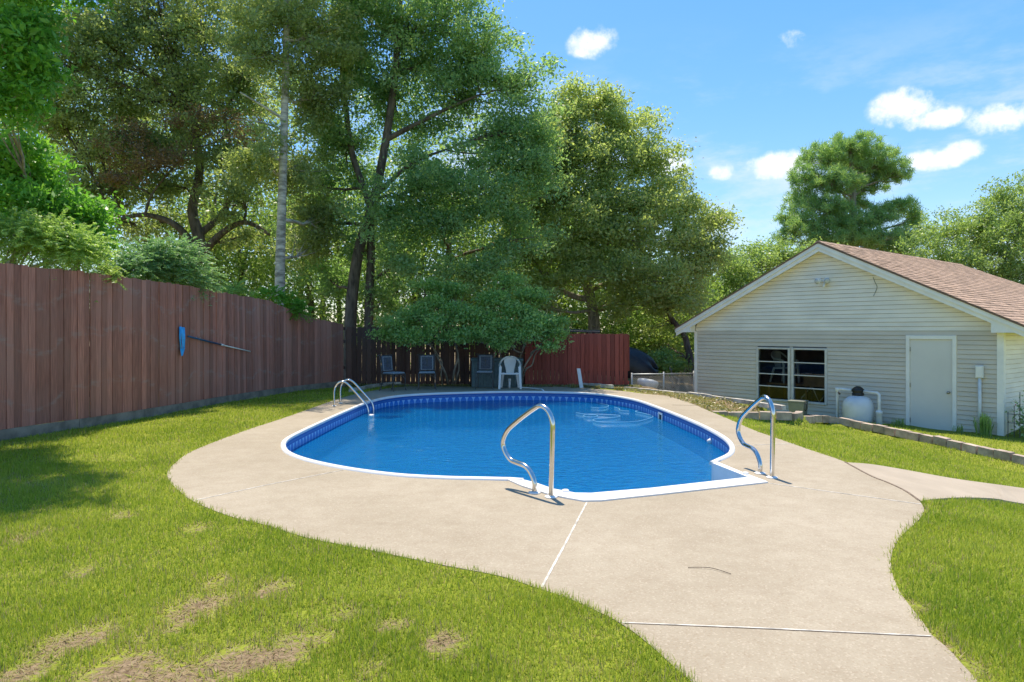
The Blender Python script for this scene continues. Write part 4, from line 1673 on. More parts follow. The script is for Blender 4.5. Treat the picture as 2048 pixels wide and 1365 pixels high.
# ================================================================== FURNITURE
def iron_chair():
    """wrought iron chair with cushioned back; faces -Y"""
    c = empty('iron_chair')
    M_ = MATS['iron']
    for s in (-1, 1):
        MB().tube(crom([(s * .22, -.22, .43), (s * .225, -.225, .25), (s * .22, -.21, .10), (s * .235, -.25, .0)], 5), [.012] * 16, 7).build('leg', M_, c, smooth=True)
        MB().tube(crom([(s * .215, .27, .90), (s * .21, .24, .70), (s * .205, .20, .45), (s * .20, .20, .22), (s * .215, .27, .0)], 5), .012, 7).build('leg', M_, c, smooth=True)
        MB().tube(crom([(s * .215, -.215, .28), (s * .16, -.22, .36), (s * .06, -.22, .41)], 5), .008, 6).build('brace', M_, c, smooth=True)
    MB().tube([(-.22, -.22, .435), (.22, -.22, .435), (.205, .20, .435), (-.205, .20, .435), (-.22, -.22, .435)], .011, 7).build('seat_frame', M_, c)
    MB().tube(crom([(-.27, .30, .90), (-.215, .265, .925), (-.1, .265, .91), (.1, .265, .91), (.215, .265, .925), (.27, .30, .90)], 5), .012, 7).build('back_rail', M_, c, smooth=True)
    MB().tube([(-.205, .21, .52), (.205, .21, .52)], .010, 7).build('back_rail', M_, c, smooth=True)
    MB().hexa([(-.215, -.225, .445), (.215, -.225, .445), (.20, .19, .445), (-.20, .19, .445), (-.20, -.21, .485), (.20, -.21, .485), (.185, .175, .485), (-.185, .175, .485)]).build('seat', MATS['pale_fabric'], c, bevel=.015)
    bk = MB().hexa([(-.185, .185, .50), (.185, .185, .50), (.185, .215, .50), (-.185, .215, .50), (-.195, .225, .90), (.195, .225, .90), (.195, .255, .90), (-.195, .255, .90)]).build('backrest', MATS['navy_fabric'], c, bevel=.012)
    # printed pale border and anchor on the back panel
    def bp(x, z, off=.004):
        t = (z - .50) / .40
        return (x, .185 + .04 * t - off, z)
    mb = MB()
    for x0, x1, z0, z1 in ((-.165, .165, .86, .885), (-.165, -.135, .53, .86), (.135, .165, .53, .86), (-.165, .165, .515, .53)):
        mb.quad(bp(x0, z0), bp(x1, z0), bp(x1, z1), bp(x0, z1))
    mb.build('printed_border', MATS['pale_fabric'], bk)
    mb = MB()
    for x0, x1, z0, z1 in ((-.010, .010, .61, .77), (-.04, .04, .745, .76)):
        mb.quad(bp(x0, z0), bp(x1, z0), bp(x1, z1), bp(x0, z1))
    for i in range(8):
        a0, a1 = math.pi * (1.1 + .8 * i / 8), math.pi * (1.1 + .8 * (i + 1) / 8)
        mb.quad(bp(.07 * math.cos(a0), .68 + .07 * math.sin(a0)), bp(.07 * math.cos(a1), .68 + .07 * math.sin(a1)),
                bp(.052 * math.cos(a1), .68 + .052 * math.sin(a1)), bp(.052 * math.cos(a0), .68 + .052 * math.sin(a0)))
    for i in range(8):
        a0, a1 = 2 * math.pi * i / 8, 2 * math.pi * (i + 1) / 8
        mb.quad(bp(.024 * math.cos(a0), .79 + .024 * math.sin(a0)), bp(.024 * math.cos(a1), .79 + .024 * math.sin(a1)),
                bp(.013 * math.cos(a1), .79 + .013 * math.sin(a1)), bp(.013 * math.cos(a0), .79 + .013 * math.sin(a0)))
    mb.build('anchor_print', MATS['iron'], bk)
    return c


ic = iron_chair()
spots = [(G(786, 781.5), 0.95, 'iron patio chair turned sideways, nearest the left end of the far fence'),
         (G(854, 779.5), 0.12, 'iron patio chair facing the pool between the sideways chair and the bare stems'),
         (G(970, 778.0), -0.04, 'iron patio chair standing in front of the dark green deck box')]
for i, (xy, rz, lab) in enumerate(spots):
    o = ic if i == 0 else copy_tree(ic)
    o.location = (*xy, 0)
    o.rotation_euler = (0, 0, rz)
    tag(o, lab, 'chair', 'iron patio chairs by the far fence')
# small round iron foot / lamp base beside the sideways chair
lb = empty('garden_light', (*G(762, 780), 0), label='small dark stake light by the leg of the sideways iron chair', cat='light')
MB().tube([(0, 0, 0), (.01, 0, .13)], .012, 6).build('stake', MATS['iron'], lb)
MB().lathe([(.01, .13), (.05, .135), (.055, .16), (.02, .19)], (.01, 0, 0), 12).build('lamp_cap', MATS['iron'], lb, smooth=True)


def plastic_chair():
    """white stacking chair with arched back and arms; faces -Y"""
    c = empty('plastic_chair')
    W_ = MATS['white_plastic']
    for s in (-1, 1):
        MB().hexa([(s * .285 - .028, -.27, 0), (s * .285 + .028, -.27, 0), (s * .285 + .028, -.235, 0), (s * .285 - .028, -.235, 0),
                   (s * .255 - .035, -.235, .60), (s * .255 + .035, -.235, .60), (s * .255 + .035, -.19, .60), (s * .255 - .035, -.19, .60)]).build('leg', W_, c, bevel=.008)
        MB().hexa([(s * .235 - .025, .265, 0), (s * .235 + .025, .265, 0), (s * .235 + .025, .30, 0), (s * .235 - .025, .30, 0),
                   (s * .185 - .035, .16, .42), (s * .185 + .035, .16, .42), (s * .185 + .035, .20, .42), (s * .185 - .035, .20, .42)]).build('leg', W_, c, bevel=.008)
    arch = crom([(-.262, -.22, .60), (-.275, -.05, .635), (-.272, .12, .66), (-.235, .22, .74), (-.13, .28, .825), (0, .295, .845), (.13, .28, .825), (.235, .22, .74),
                 (.272, .12, .66), (.275, -.05, .635), (.262, -.22, .60)], 5)
    MB().tube(arch, .026, 8, flat=1.0).build('arm_arch', W_, c, smooth=True)
    MB().hexa([(-.235, -.24, .385), (.235, -.24, .385), (.20, .20, .365), (-.20, .20, .365), (-.24, -.245, .435), (.24, -.245, .435), (.20, .20, .405), (-.20, .20, .405)]).build('seat', W_, c, bevel=.015)
    mb = MB()
    rows = [(.40, .105, .20), (.50, .115, .225), (.60, .14, .245), (.70, .165, .265), (.78, .16, .28), (.835, .08, .29)]
    m = 7
    for z, hw_, y in rows:
        for k in range(m):
            u = -1 + 2 * k / (m - 1)
            mb.v.append((u * hw_, y + .025 * (1 - u * u), z))
    for z, hw_, y in rows:
        for k in range(m):
            u = -1 + 2 * k / (m - 1)
            mb.v.append((u * hw_, y + .025 * (1 - u * u) + .012, z))
    q = len(rows) * m
    for i in range(len(rows) - 1):
        for k in range(m - 1):
            a = i * m + k
            mb.f.append((a, a + 1, a + m + 1, a + m))
            mb.f.append((q + a, q + a + m, q + a + m + 1, q + a + 1))
        for k in (0, m - 1):
            a = i * m + k
            mb.f.append((a, a + m, q + a + m, q + a))
    mb.build('backrest', W_, c)
    return c


pc = plastic_chair()
pc.location = (*G(1020, 777.5), 0)
tag(pc, 'white plastic armchair with arched back beside the deck box', 'chair', 'white plastic chairs')
pc2 = copy_tree(pc)
q = hw(2.35, .75)
pc2.location = (q.x, q.y, HBASE + .93)
pc2.rotation_euler = (0, 0, HA + 1.35)
tag(pc2, 'white plastic armchair seen inside through the left house window', 'chair', 'white plastic chairs')
tb = empty('storage_table', hw(2.95, .9) + Vector((0, 0, HBASE)), HA, label='plain work table inside the house behind the windows', cat='table')
MB().box(-.95, .95, -.45, .45, .88, .925).build('table_top', MATS['wood_warm'], tb)
for x in (-.9, .9):
    for y in (-.4, .4):
        MB().box(x - .03, x + .03, y - .03, y + .03, .03, .88).build('leg', MATS['wood_warm'], tb)
shf = empty('storage_bench', hw(3.5, .35) + Vector((0, 0, HBASE)), HA, label='reddish wooden board inside the right house window', cat='shelf')
MB().box(-.38, .38, -.02, .02, .90, 1.18).build('board', MATS['wood_warm'], shf)
MB().box(-.36, -.32, .021, .06, .03, 1.1).build('leg', MATS['wood_warm'], shf)
MB().box(.32, .36, .021, .06, .03, 1.1).build('leg', MATS['wood_warm'], shf)
bk_ = empty('bicycle', hw(3.4, .62) + Vector((0, 0, HBASE + .17)), HA, label='bicycle handlebars showing low in the right house window', cat='bicycle')
for x in (-.5, .5):
    MB().tube([(x + .33 * math.cos(a), 0, .36 + .33 * math.sin(a)) for a in np.linspace(0, 2 * math.pi, 25)], .02, 6).build('wheel', MATS['black_plastic'], bk_)
MB().tube([(-.5, 0, .36), (-.2, 0, .72), (.35, 0, .75), (0, 0, .3), (-.2, 0, .72)], .018, 6).build('frame', MATS['aluminium'], bk_)
MB().tube([(.35, -.25, .80), (.32, -.1, .78), (.35, 0, .74), (.32, .1, .78), (.35, .25, .80)], .014, 6).build('handlebar', MATS['aluminium'], bk_)

# deck box
db = empty('deck_box', (*G(994, 775), 0), label='dark green ribbed plastic deck box at the far end of the pool', cat='deck box')
BX, BYD, BZ = .70, .30, .72
MB().box(-BX, BX, -BYD, BYD, .0, BZ).build('body', MATS['box_plastic'], db, bevel=.012)
mb = MB()
n = 18
for i in range(n):
    x = -BX + .05 + i * (2 * BX - .1) / (n - 1)
    mb.box(x - .027, x + .027, -BYD - .014, -BYD + .002, .03, BZ - .06)
mb.build('ribbed_panel', MATS['box_plastic'], db, bevel=.006)
MB().box(-BX - .025, BX + .025, -BYD - .035, BYD + .03, BZ, BZ + .075).build('lid', MATS['box_plastic'], db, bevel=.015)
db.location.y += .30
# white upright pipe in front of the box
pp = empty('pipe_stub', (*G(1019, 777.5), 0), label='short white plastic pipe standing under the white chair', cat='pipe')
MB().tube([(0, .1, 0), (0, .1, .20)], .03, 10).build('pipe', MATS['pvc'], pp, smooth=True)
MB().tube([(0, .1, .20), (0, .1, .26)], .042, 10).build('cap', MATS['pvc'], pp, smooth=True)

# skimmer net on the fence
def on_fence(px, off):
    k = (px - CX) / F
    for a, b in zip(FP, FP[1:]):
        fa, fb = a.x - k * a.y, b.x - k * b.y
        if fa * fb <= 0:
            t = fa / (fa - fb)
            p = a.lerp(b, t)
            d = (b - a).normalized()
            return p + Vector((d.y, -d.x, 0)) * off, d
    return FP[0], Vector((0, 1, 0))


nt = empty('skimmer_net', (0, 0, 0), label='blue pool skimmer net with long pole hung on the brown fence', cat='skimmer net')
p0, d0 = on_fence(359, .06)
z_t, z_b = 1.625, 1.20
nn = Vector((d0.y, -d0.x, 0))
u = d0
hw2 = .075


def npt(x, z, o=0.0):
    return p0 + u * x + nn * o + Vector((0, 0, z))


rim = [npt(-hw2, z_t), npt(hw2 * .8, z_t - .02), npt(hw2 * .9, (z_t + z_b) / 2), npt(hw2 * .75, z_b), npt(-hw2 * .6, z_b), npt(-hw2, (z_t + z_b) / 2), npt(-hw2, z_t)]
MB().tube(rim, .016, 8).build('frame', MATS['blue_plastic'], nt, smooth=True)
mb = MB()
cells = 8
for i in range(cells):
    for j in range(cells):
        def sp(a, b):
            a = a / cells
            b = b / cells
            xl_, xr_ = -hw2 + .06 * b, hw2 * .8 - .03 * b
            bulge = .05 * math.sin(a * math.pi) * math.sin(min(b, 1) * math.pi)
            return npt(xl_ + (xr_ - xl_) * a, z_t + (z_b - z_t) * b, .012 + bulge)
        mb.quad(sp(i, j), sp(i + 1, j), sp(i + 1, j + 1), sp(i, j + 1))
mb.build('net_bag', MATS['blue_plastic'], nt, smooth=True)
MB().poly([npt(-.10, z_b + .01, .02), npt(.06, z_b + .01, .02), npt(.0, z_b - .13, .015), npt(-.05, z_b - .15, .015)]).build('net_tail', MATS['blue_plastic'], nt)
pa, _ = on_fence(368, .055)
pm, _ = on_fence(440, .055)
pe, _ = on_fence(496, .06)
zA = H - (673 - HY) / F * pa.y
zM = H - (690.5 - HY) / F * pm.y
zE = H - (703.5 - HY) / F * pe.y
A_ = Vector((pa.x, pa.y, zA))
M2 = Vector((pm.x, pm.y, zM))
E_ = Vector((pe.x, pe.y, zE))
A_ = A_ + Vector((.03, 0, 0))
M2 = (A_ + E_) / 2 + Vector((.0, 0, .0)) if (M2 - (A_ + E_) / 2).length > .6 else M2
MB().tube([A_, M2], .018, 10).build('pole_grip', MATS['blue_dark'], nt, smooth=True)
dM = (M2 - A_).normalized()
MB().tube([M2 - dM * .06, M2 + dM * .05], .024, 10).build('pole_lock', MATS['white_plastic'], nt, smooth=True)
MB().tube([M2, E_], .0135, 10).build('pole', MATS['aluminium'], nt, smooth=True)
hk = (A_ + M2) / 2
for q in (A_.lerp(M2, .3), A_.lerp(M2, .9)):
    MB().tube([q + Vector((-.06, .0, .05)), q + Vector((0, 0, -.022)), q + Vector((.03, 0, .03))], .005, 5).build('hook', MATS['galvanized'], nt)

# twig on the deck, a few fallen leaves
tw = MB().tube(crom([Vector((*G(1376, 1137), .006)), Vector((*G(1420, 1139), .010)), Vector((*G(1462, 1150), .006))], 5), .0022, 5).build('twig', MATS['bark_dark'])
tag(tw, 'thin fallen twig lying on the concrete deck', 'twig')


# ================================================================== PLANTS
def leaf_quads(c, L, Wd, up=0.5, rng=RNG, along=None, curl=.18, lvar=.6):
    """c (N,3) centres -> (4N,3) corners of leaf-shaped faces"""
    N = len(c)
    nrm = rng.normal(size=(N, 3))
    nrm[:, 2] += up * 2
    nrm /= np.linalg.norm(nrm, axis=1, keepdims=True) + 1e-9
    a = rng.normal(size=(N, 3)) if along is None else along + rng.normal(size=(N, 3)) * .35
    a -= nrm * (a * nrm).sum(1, keepdims=True)
    a /= np.linalg.norm(a, axis=1, keepdims=True) + 1e-9
    b = np.cross(nrm, a)
    s = (1 + lvar * rng.uniform(-1, 1, (N, 1)))
    a = a * (L / 2) * s
    b = b * (Wd / 2) * s
    cu = nrm * (Wd * curl) * s
    return np.stack([c - a, c + b * 1.0 + cu, c + a, c - b * 1.0 + cu], 1).reshape(-1, 3)


def bez(a, b, c, n):
    return [a * (1 - t) ** 2 + b * (2 * t * (1 - t)) + c * t * t for t in [i / n for i in range(n + 1)]]


def tree(name, label, base, trunks, blobs, bark, leafm, L=.09, Wd=.042, per=230, dens=1.0, clump=.42, seed=1, up=.12, group=None, cat='tree', flatz=.62, spray=None,
         limb_r=.34, twigs=True, bare=0.0, shell=.5):
    """trunks: list of ([points], r0, r1); blobs: (px, py, rx_px, ry_px, Y) measured outline lobes"""
    rng = np.random.default_rng(seed)
    pr = random.Random(seed)
    root = empty(name, base, label=label, cat=cat, group=group)
    O = Vector(base)
    wood = MB()
    tps = []
    for pts, r0, r1 in trunks:
        p = crom([Vector(q) for q in pts], 6)
        n = len(p)
        rad = [r0 + (r1 - r0) * (i / (n - 1)) ** .8 for i in range(n)]
        rad[0] *= 1.25
        wood.tube([q - O for q in p], rad, 10)
        tps += [(q, r_) for q, r_ in zip(p, rad)]
    centers = []
    sizes = []
    for (px, py, rx, ry, Y) in blobs:
        c = P(px, py, Y)
        sx, sz = rx / F * Y * 1.1, ry / F * Y * 1.12
        sy = (sx + sz) * .55
        # limb from the trunk
        best = min(tps, key=lambda t: (t[0] - c).length + max(0, t[0].z - c.z + .3) * 2.5)
        a, ra = best
        mid = a.lerp(c, .5) + Vector((0, 0, -.12 * (c - a).length * pr.uniform(-.4, 1))) + Vector((pr.uniform(-.3, .3), pr.uniform(-.3, .3), 0))
        ln = bez(a, mid, c, 7)
        ln = [q + Vector((pr.uniform(-.05, .05), pr.uniform(-.05, .05), pr.uniform(-.05, .05))) if 0 < i < 7 else q for i, q in enumerate(ln)]
        rl = max(.025, min(ra * .75, limb_r * .35 * (c - a).length ** .5 * .25 + .02))
        wood.tube([q - O for q in ln], [rl + (.018 - rl) * i / 7 for i in range(8)], 6)
        vol = sx * sy * sz
        k = max(3, int(dens * 15.0 * (sx * sy + sx * sz + sy * sz) / (clump / .42) ** 2 * .55))
        for _ in range(k):
            v = rng.normal(size=3)
            v /= np.linalg.norm(v) + 1e-9
            rad = rng.uniform() ** shell * (1 + .22 * rng.normal() * .6)
            q = Vector((c.x + v[0] * sx * rad, c.y + v[1] * sy * rad, c.z + v[2] * sz * rad))
            if q.z < .4:
                continue
            centers.append(q)
            sizes.append(clump * pr.uniform(.6, 1.35))
            if twigs and pr.random() < .6:
                s_ = ln[pr.randint(3, 7)]
                md = s_.lerp(q, .5) + Vector((pr.uniform(-.1, .1), pr.uniform(-.1, .1), -.08 * (q - s_).length))
                wood.tube([z - O for z in bez(s_, md, q, 3)], [.02, .014, .009, .005], 4, caps=False)
    wood.build('trunk', bark, root, smooth=True)
    C = np.array([tuple(q - O) for q in centers])
    S = np.array(sizes)
    cnt = np.maximum(8, (per * (S / clump) ** 2 * rng.uniform(.55, 1.3, len(S)))).astype(int)
    idx = np.repeat(np.arange(len(S)), cnt)
    off = rng.normal(size=(len(idx), 3)) * (S[idx] * .5)[:, None]
    off[:, 2] *= flatz
    pts = C[idx] + off
    if spray:
        # leaves strung along short sprays leaving the clump centre
        dirs = off / (np.linalg.norm(off, axis=1, keepdims=True) + 1e-9)
        vq = leaf_quads(pts, L, Wd, up, rng, along=dirs * spray)
    else:
        vq = leaf_quads(pts, L, Wd, up, rng)
    link('crown', fast_mesh('crown', vq, 4), leafm, root)
    return root


def vv(lst):
    return [P(*q) for q in lst]


NLEAF = 1.0
# dark spreading oak behind the left fence
tree('live_oak', 'dark spreading oak with crooked low limbs behind the left fence', (P(395, 560, 25).x, 25, -.05),
     [([(P(395, 560, 25).x, 25, -.1), P(393, 560, 25), P(398, 480, 25), P(385, 420, 25), P(400, 330, 25), P(380, 220, 25)], .30, .10),
      (vv([(395, 520, 25), (440, 470, 24.6), (490, 445, 24.2), (540, 470, 24)]), .17, .05),
      (vv([(393, 500, 25), (350, 450, 24.6), (290, 430, 24.4), (235, 440, 24.2)]), .15, .05),
      (vv([(398, 470, 25), (450, 420, 25.4), (470, 340, 25.2), (450, 250, 25)]), .14, .05)],
     [(60, 110, 120, 95, 23), (170, 60, 120, 90, 24), (290, 60, 120, 95, 25), (410, 70, 110, 90, 25), (480, 170, 85, 90, 24.5), (370, 190, 110, 80, 25.5),
      (240, 190, 115, 80, 24.5), (120, 230, 100, 75, 23.5), (200, 300, 100, 65, 24.5), (320, 300, 110, 70, 25), (440, 300, 85, 65, 24), (480, 390, 70, 50, 24),
      (230, 380, 75, 45, 25), (350, 370, 80, 40, 25.5), (160, 380, 60, 50, 24), (300, -60, 220, 80, 25), (500, 470, 55, 35, 25), (270, 450, 60, 35, 26), (440, 480, 45, 30, 26.5), (340, 440, 40, 25, 27)],
     MATS['bark_dark'], MATS['leaf_oak'], .115, .055, per=int(150 * NLEAF), dens=.9, clump=.48, seed=21, shell=.6)
# russet dead foliage hanging inside the oak
tree('dead_foliage', 'rust brown dead foliage hanging in the dark spreading oak', (P(300, 420, 23.6).x, 23.6, P(300, 420, 23.6).z - 1.0),
     [(vv([(290, 430, 23.8), (310, 380, 23.8), (380, 300, 23.8)]), .05, .02)],
     [(250, 270, 60, 35, 23.2), (310, 320, 70, 35, 23.2), (230, 350, 45, 25, 23.2), (390, 245, 70, 30, 23.4), (480, 260, 40, 35, 23.0)],
     MATS['bark_dark'], MATS['leaf_russet'], .09, .035, per=110, dens=.8, clump=.36, seed=22, cat='foliage')
# tree with the tall pale trunk
tree('pale_trunk_tree', 'tall tree with a straight pale grey trunk just behind the left fence', (P(560, 600, 20.5).x, 20.5, -.05),
     [([(P(560, 600, 20.5).x, 20.5, -.1), P(560, 560, 20.5), P(563, 440, 20.5), P(567, 300, 20.5), P(571, 150, 20.5), P(575, -40, 20.5), P(580, -160, 20.5)], .165, .07),
      (vv([(569, 240, 20.5), (530, 215, 20.2), (480, 185, 20)]), .05, .02),
      (vv([(567, 260, 20.5), (520, 245, 20.2), (470, 240, 20)]), .04, .015)],
     [(560, 20, 110, 80, 20.8), (640, 80, 80, 80, 21.2), (520, 100, 80, 70, 20.4), (630, 200, 65, 75, 21.4), (600, 330, 55, 60, 21.8), (500, 330, 60, 45, 20.8),
      (590, -90, 170, 80, 21), (640, 440, 50, 60, 22.5), (610, 500, 50, 40, 22.5), (540, 300, 40, 40, 20.2)],
     MATS['bark_pale'], MATS['leaf_oak'], .11, .05, per=int(165 * NLEAF), dens=1.0, clump=.42, seed=23, shell=.6)
# big twin-trunk oak in the middle
tree('water_oak', 'tall deep green oak with twin leaning dark trunks behind the far fence', (P(710, 640, 22.5).x, 22.5, -.05),
     [([(P(700, 640, 22.5).x, 22.5, -.1), P(702, 620, 22.5), P(718, 500, 22.5), P(748, 400, 22.5), P(772, 280, 22.5), P(790, 150, 22.5), P(800, 0, 22.5)], .22, .09),
      ([(P(738, 640, 22.7).x, 22.7, -.1), P(738, 620, 22.7), P(742, 500, 22.7), P(738, 410, 22.8), P(705, 310, 23), P(690, 200, 23), P(680, 90, 23)], .17, .07),
      (vv([(772, 280, 22.5), (830, 250, 22.2), (900, 215, 22), (960, 190, 22)]), .10, .03),
      (vv([(752, 390, 22.5), (820, 330, 22), (890, 300, 21.8)]), .09, .03),
      ([(P(895, 640, 24).x, 24, -.1), P(895, 560, 24), P(900, 470, 24), P(908, 400, 24)], .13, .06)],
     [(760, -60, 190, 80, 23), (800, 60, 110, 80, 22.5), (900, 30, 95, 80, 22), (960, 110, 80, 75, 22), (1030, 170, 75, 75, 22), (1065, 250, 45, 60, 22), (930, 200, 80, 60, 22.5),
      (690, 130, 80, 90, 23.2), (780, 190, 70, 70, 23), (860, 130, 70, 60, 23), (860, 370, 85, 65, 21.6), (960, 340, 80, 60, 21.6), (1010, 400, 85, 60, 21.6),
      (770, 420, 75, 55, 21.4), (690, 290, 70, 70, 23.4), (890, 450, 80, 50, 21.6), (1020, 480, 75, 60, 21.6), (800, 520, 70, 45, 22), (940, 540, 75, 45, 21.6),
      (660, 560, 60, 45, 24), (780, 600, 60, 35, 23), (1060, 330, 40, 60, 21.8), (850, 250, 50, 40, 22.8), (1085, 300, 32, 60, 22.2), (1000, 260, 50, 50, 22.2), (720, 500, 50, 50, 23.6), (600, 440, 50, 50, 24.5), (655, 260, 50, 65, 23.4), (640, 370, 45, 55, 23.8), (700, 30, 70, 60, 22.8), (830, 330, 45, 40, 23)],
     MATS['bark_dark'], MATS['leaf_deep'], .105, .048, per=int(155 * NLEAF), dens=.95, clump=.42, seed=24, shell=.6)
# olive green live oak
tree('broad_oak', 'broad olive green oak with rounded crown left of the house', (P(1185, 640, 26).x, 26, -.05),
     [([(P(1188, 660, 26).x, 26, -.1), P(1188, 650, 26), P(1182, 600, 26), P(1170, 540, 26), P(1190, 440, 26), P(1200, 320, 26), P(1190, 210, 26)], .27, .06),
      (vv([(1182, 600, 26), (1140, 590, 25.5), (1095, 560, 25), (1070, 520, 25)]), .13, .05),
      (vv([(1178, 580, 26), (1240, 560, 26), (1300, 540, 25.5), (1350, 520, 25.5)]), .13, .04),
      (vv([(1190, 440, 26), (1250, 360, 26), (1300, 330, 26)]), .10, .03)],
     [(1160, 215, 60, 45, 26), (1215, 205, 45, 40, 26), (1250, 265, 70, 40, 26), (1140, 290, 95, 55, 25.5), (1300, 310, 60, 35, 26), (1220, 330, 90, 45, 25.5),
      (1335, 365, 48, 35, 26), (1110, 390, 75, 50, 25), (1190, 405, 90, 45, 24.8), (1290, 400, 90, 45, 25), (1370, 420, 55, 32, 26), (1425, 440, 38, 32, 26.5),
      (1240, 470, 100, 45, 24.6), (1350, 475, 75, 40, 25.5), (1120, 470, 70, 45, 24.6), (1170, 530, 80, 40, 24.6), (1290, 545, 100, 45, 24.6), (1385, 540, 60, 45, 25.5),
      (1330, 600, 75, 35, 25), (1240, 600, 50, 28, 25), (1095, 545, 50, 38, 24.6), (1420, 500, 40, 35, 26), (1075, 600, 50, 35, 24), (1125, 245, 45, 45, 26), (1100, 330, 60, 55, 25.5), (1050, 420, 60, 55, 25), (1050, 510, 55, 45, 25)],
     MATS['bark_grey'], MATS['leaf_olive'], .115, .052, per=int(180 * NLEAF), dens=1.25, clump=.46, seed=25, shell=.55)
# dark trunked tree close to the house corner
tree('leaning_tree', 'dark crooked trunk leaning beside the left corner of the house', (P(1386, 760, 25).x, 25, -.2),
     [([(P(1388, 780, 25).x, 25, -.3), P(1386, 750, 25), P(1376, 700, 25), P(1368, 670, 25), P(1345, 640, 25), P(1320, 600, 25.5)], .17, .06),
      (vv([(1384, 735, 25), (1370, 715, 25), (1350, 712, 24.6)]), .07, .03)],
     [(1340, 640, 55, 30, 25.5), (1390, 600, 50, 40, 26), (1310, 690, 40, 40, 27), (1345, 720, 35, 30, 27)],
     MATS['bark_dark'], MATS['leaf_olive'], .085, .04, per=120, dens=.9, clump=.38, seed=26)
# trees rising behind the house
tree('hedge_tree', 'low bushy tree line behind the left half of the house roof', (P(1500, 640, 30).x, 31, -.3),
     [([(P(1480, 640, 31).x, 31, -.4), P(1480, 600, 31), P(1490, 540, 31)], .15, .05), (vv([(1480, 620, 31), (1540, 580, 31), (1590, 540, 31)]), .10, .04)],
     [(1450, 540, 50, 45, 30), (1500, 530, 50, 42, 30.5), (1550, 520, 45, 34, 31), (1600, 520, 45, 28, 31), (1480, 590, 60, 40, 30), (1640, 520, 40, 22, 31)],
     MATS['bark_grey'], MATS['leaf_far'], .10, .05, per=190, dens=1.2, clump=.45, seed=27)
tree('willow_oak', 'light green bushy tree rising behind the right end of the house roof', (P(1960, 640, 33).x, 34, -.3),
     [([(P(1960, 640, 34).x, 34, -.4), P(1960, 600, 34), P(1965, 520, 34), P(1975, 430, 34)], .22, .05), (vv([(1960, 600, 34), (2020, 520, 34), (2050, 420, 34)]), .16, .05)],
     [(1890, 470, 60, 45, 34), (1880, 520, 60, 50, 33.5), (1950, 520, 70, 55, 33), (1965, 440, 50, 45, 34), (2000, 400, 42, 40, 34.5), (2045, 450, 60, 60, 33.5),
      (2030, 530, 70, 60, 33), (2075, 390, 45, 55, 34), (2110, 480, 60, 90, 34), (1990, 480, 50, 45, 33.5), (2060, 590, 60, 40, 33)],
     MATS['bark_grey'], MATS['leaf_far'], .115, .05, per=160, dens=1.0, clump=.48, seed=28)


def pine(name, label, base_px, Y, blobs, trunk, seed):
    rng = np.random.default_rng(seed)
    pr = random.Random(seed)
    O = P(base_px, 640, Y)
    O.z = -.3
    root = empty(name, O, label=label, cat='tree')
    wood = MB()
    tp_ = crom([Vector((O.x, Y, -.3))] + vv(trunk), 6)
    n = len(tp_)
    wood.tube([q - O for q in tp_], [.36 - .28 * i / (n - 1) for i in range(n)], 9)
    cs_ = []
    for px, py, rx, ry, Yb in blobs:
        c = P(px, py, Yb)
        sx, sz = rx / F * Yb * 1.15, ry / F * Yb * 1.35
        sy = sx * .9
        a = min(tp_, key=lambda t: (t - c).length + max(0, t.z - c.z + .6) * 3)
        mid = a.lerp(c, .5) + Vector((0, 0, -.15))
        ln = bez(a, mid, c, 5)
        wood.tube([q - O for q in ln], [.09, .075, .06, .045, .03, .02], 5)
        for _ in range(max(6, int(34 * (sx * sz + sx * sy) * .8))):
            v = rng.normal(size=3)
            v /= np.linalg.norm(v)
            r_ = rng.uniform() ** .5
            q = Vector((c.x + v[0] * sx * r_, c.y + v[1] * sy * r_, c.z + abs(v[2]) * sz * r_ * pr.choice((1, 1, -.5))))
            cs_.append(q)
            if pr.random() < .5:
                wood.tube([ln[pr.randint(3, 5)] - O, q - O], [.02, .008], 3, caps=False)
    wood.build('trunk', MATS['bark_grey'], root, smooth=True)
    C = np.array([tuple(q - O) for q in cs_])
    k = 50
    d = rng.normal(size=(len(C), k, 3))
    d[:, :, 2] += .55
    d /= np.linalg.norm(d, axis=2, keepdims=True)
    ln = rng.uniform(.20, .36, (len(C), k, 1))
    st = C[:, None, :] + rng.normal(size=(len(C), k, 3)) * .09
    e = st + d * ln
    side = np.cross(d, rng.normal(size=d.shape))
    side /= np.linalg.norm(side, axis=2, keepdims=True) + 1e-9
    w_ = .018
    tri = np.stack([st - side * w_, st + side * w_, e], 2).reshape(-1, 3)
    link('crown', fast_mesh('crown', tri, 3), MATS['needle'], root)


pine('pine_tree', 'tall rounded pine tree standing behind the house roof', 1700, 42,
     [(1700, 300, 55, 25, 42), (1650, 320, 50, 24, 42), (1755, 330, 50, 26, 42), (1790, 350, 34, 24, 42), (1615, 360, 36, 26, 41.5), (1670, 370, 50, 26, 41), (1730, 375, 44, 22, 43),
      (1600, 405, 30, 26, 42), (1650, 420, 50, 26, 41), (1710, 410, 34, 18, 43), (1580, 445, 26, 26, 42), (1620, 460, 45, 24, 41), (1690, 450, 50, 24, 41), (1750, 440, 45, 22, 41.5),
      (1800, 420, 35, 20, 42), (1830, 440, 22, 20, 42), (1570, 480, 22, 18, 42), (1660, 485, 60, 20, 41), (1740, 485, 60, 24, 41), (1810, 480, 40, 26, 42), (1790, 510, 50, 20, 42), (1715, 330, 40, 20, 43.5)],
     [(1702, 600, 42), (1704, 500, 42), (1706, 420, 42), (1704, 340, 42), (1700, 295, 42)], 31)

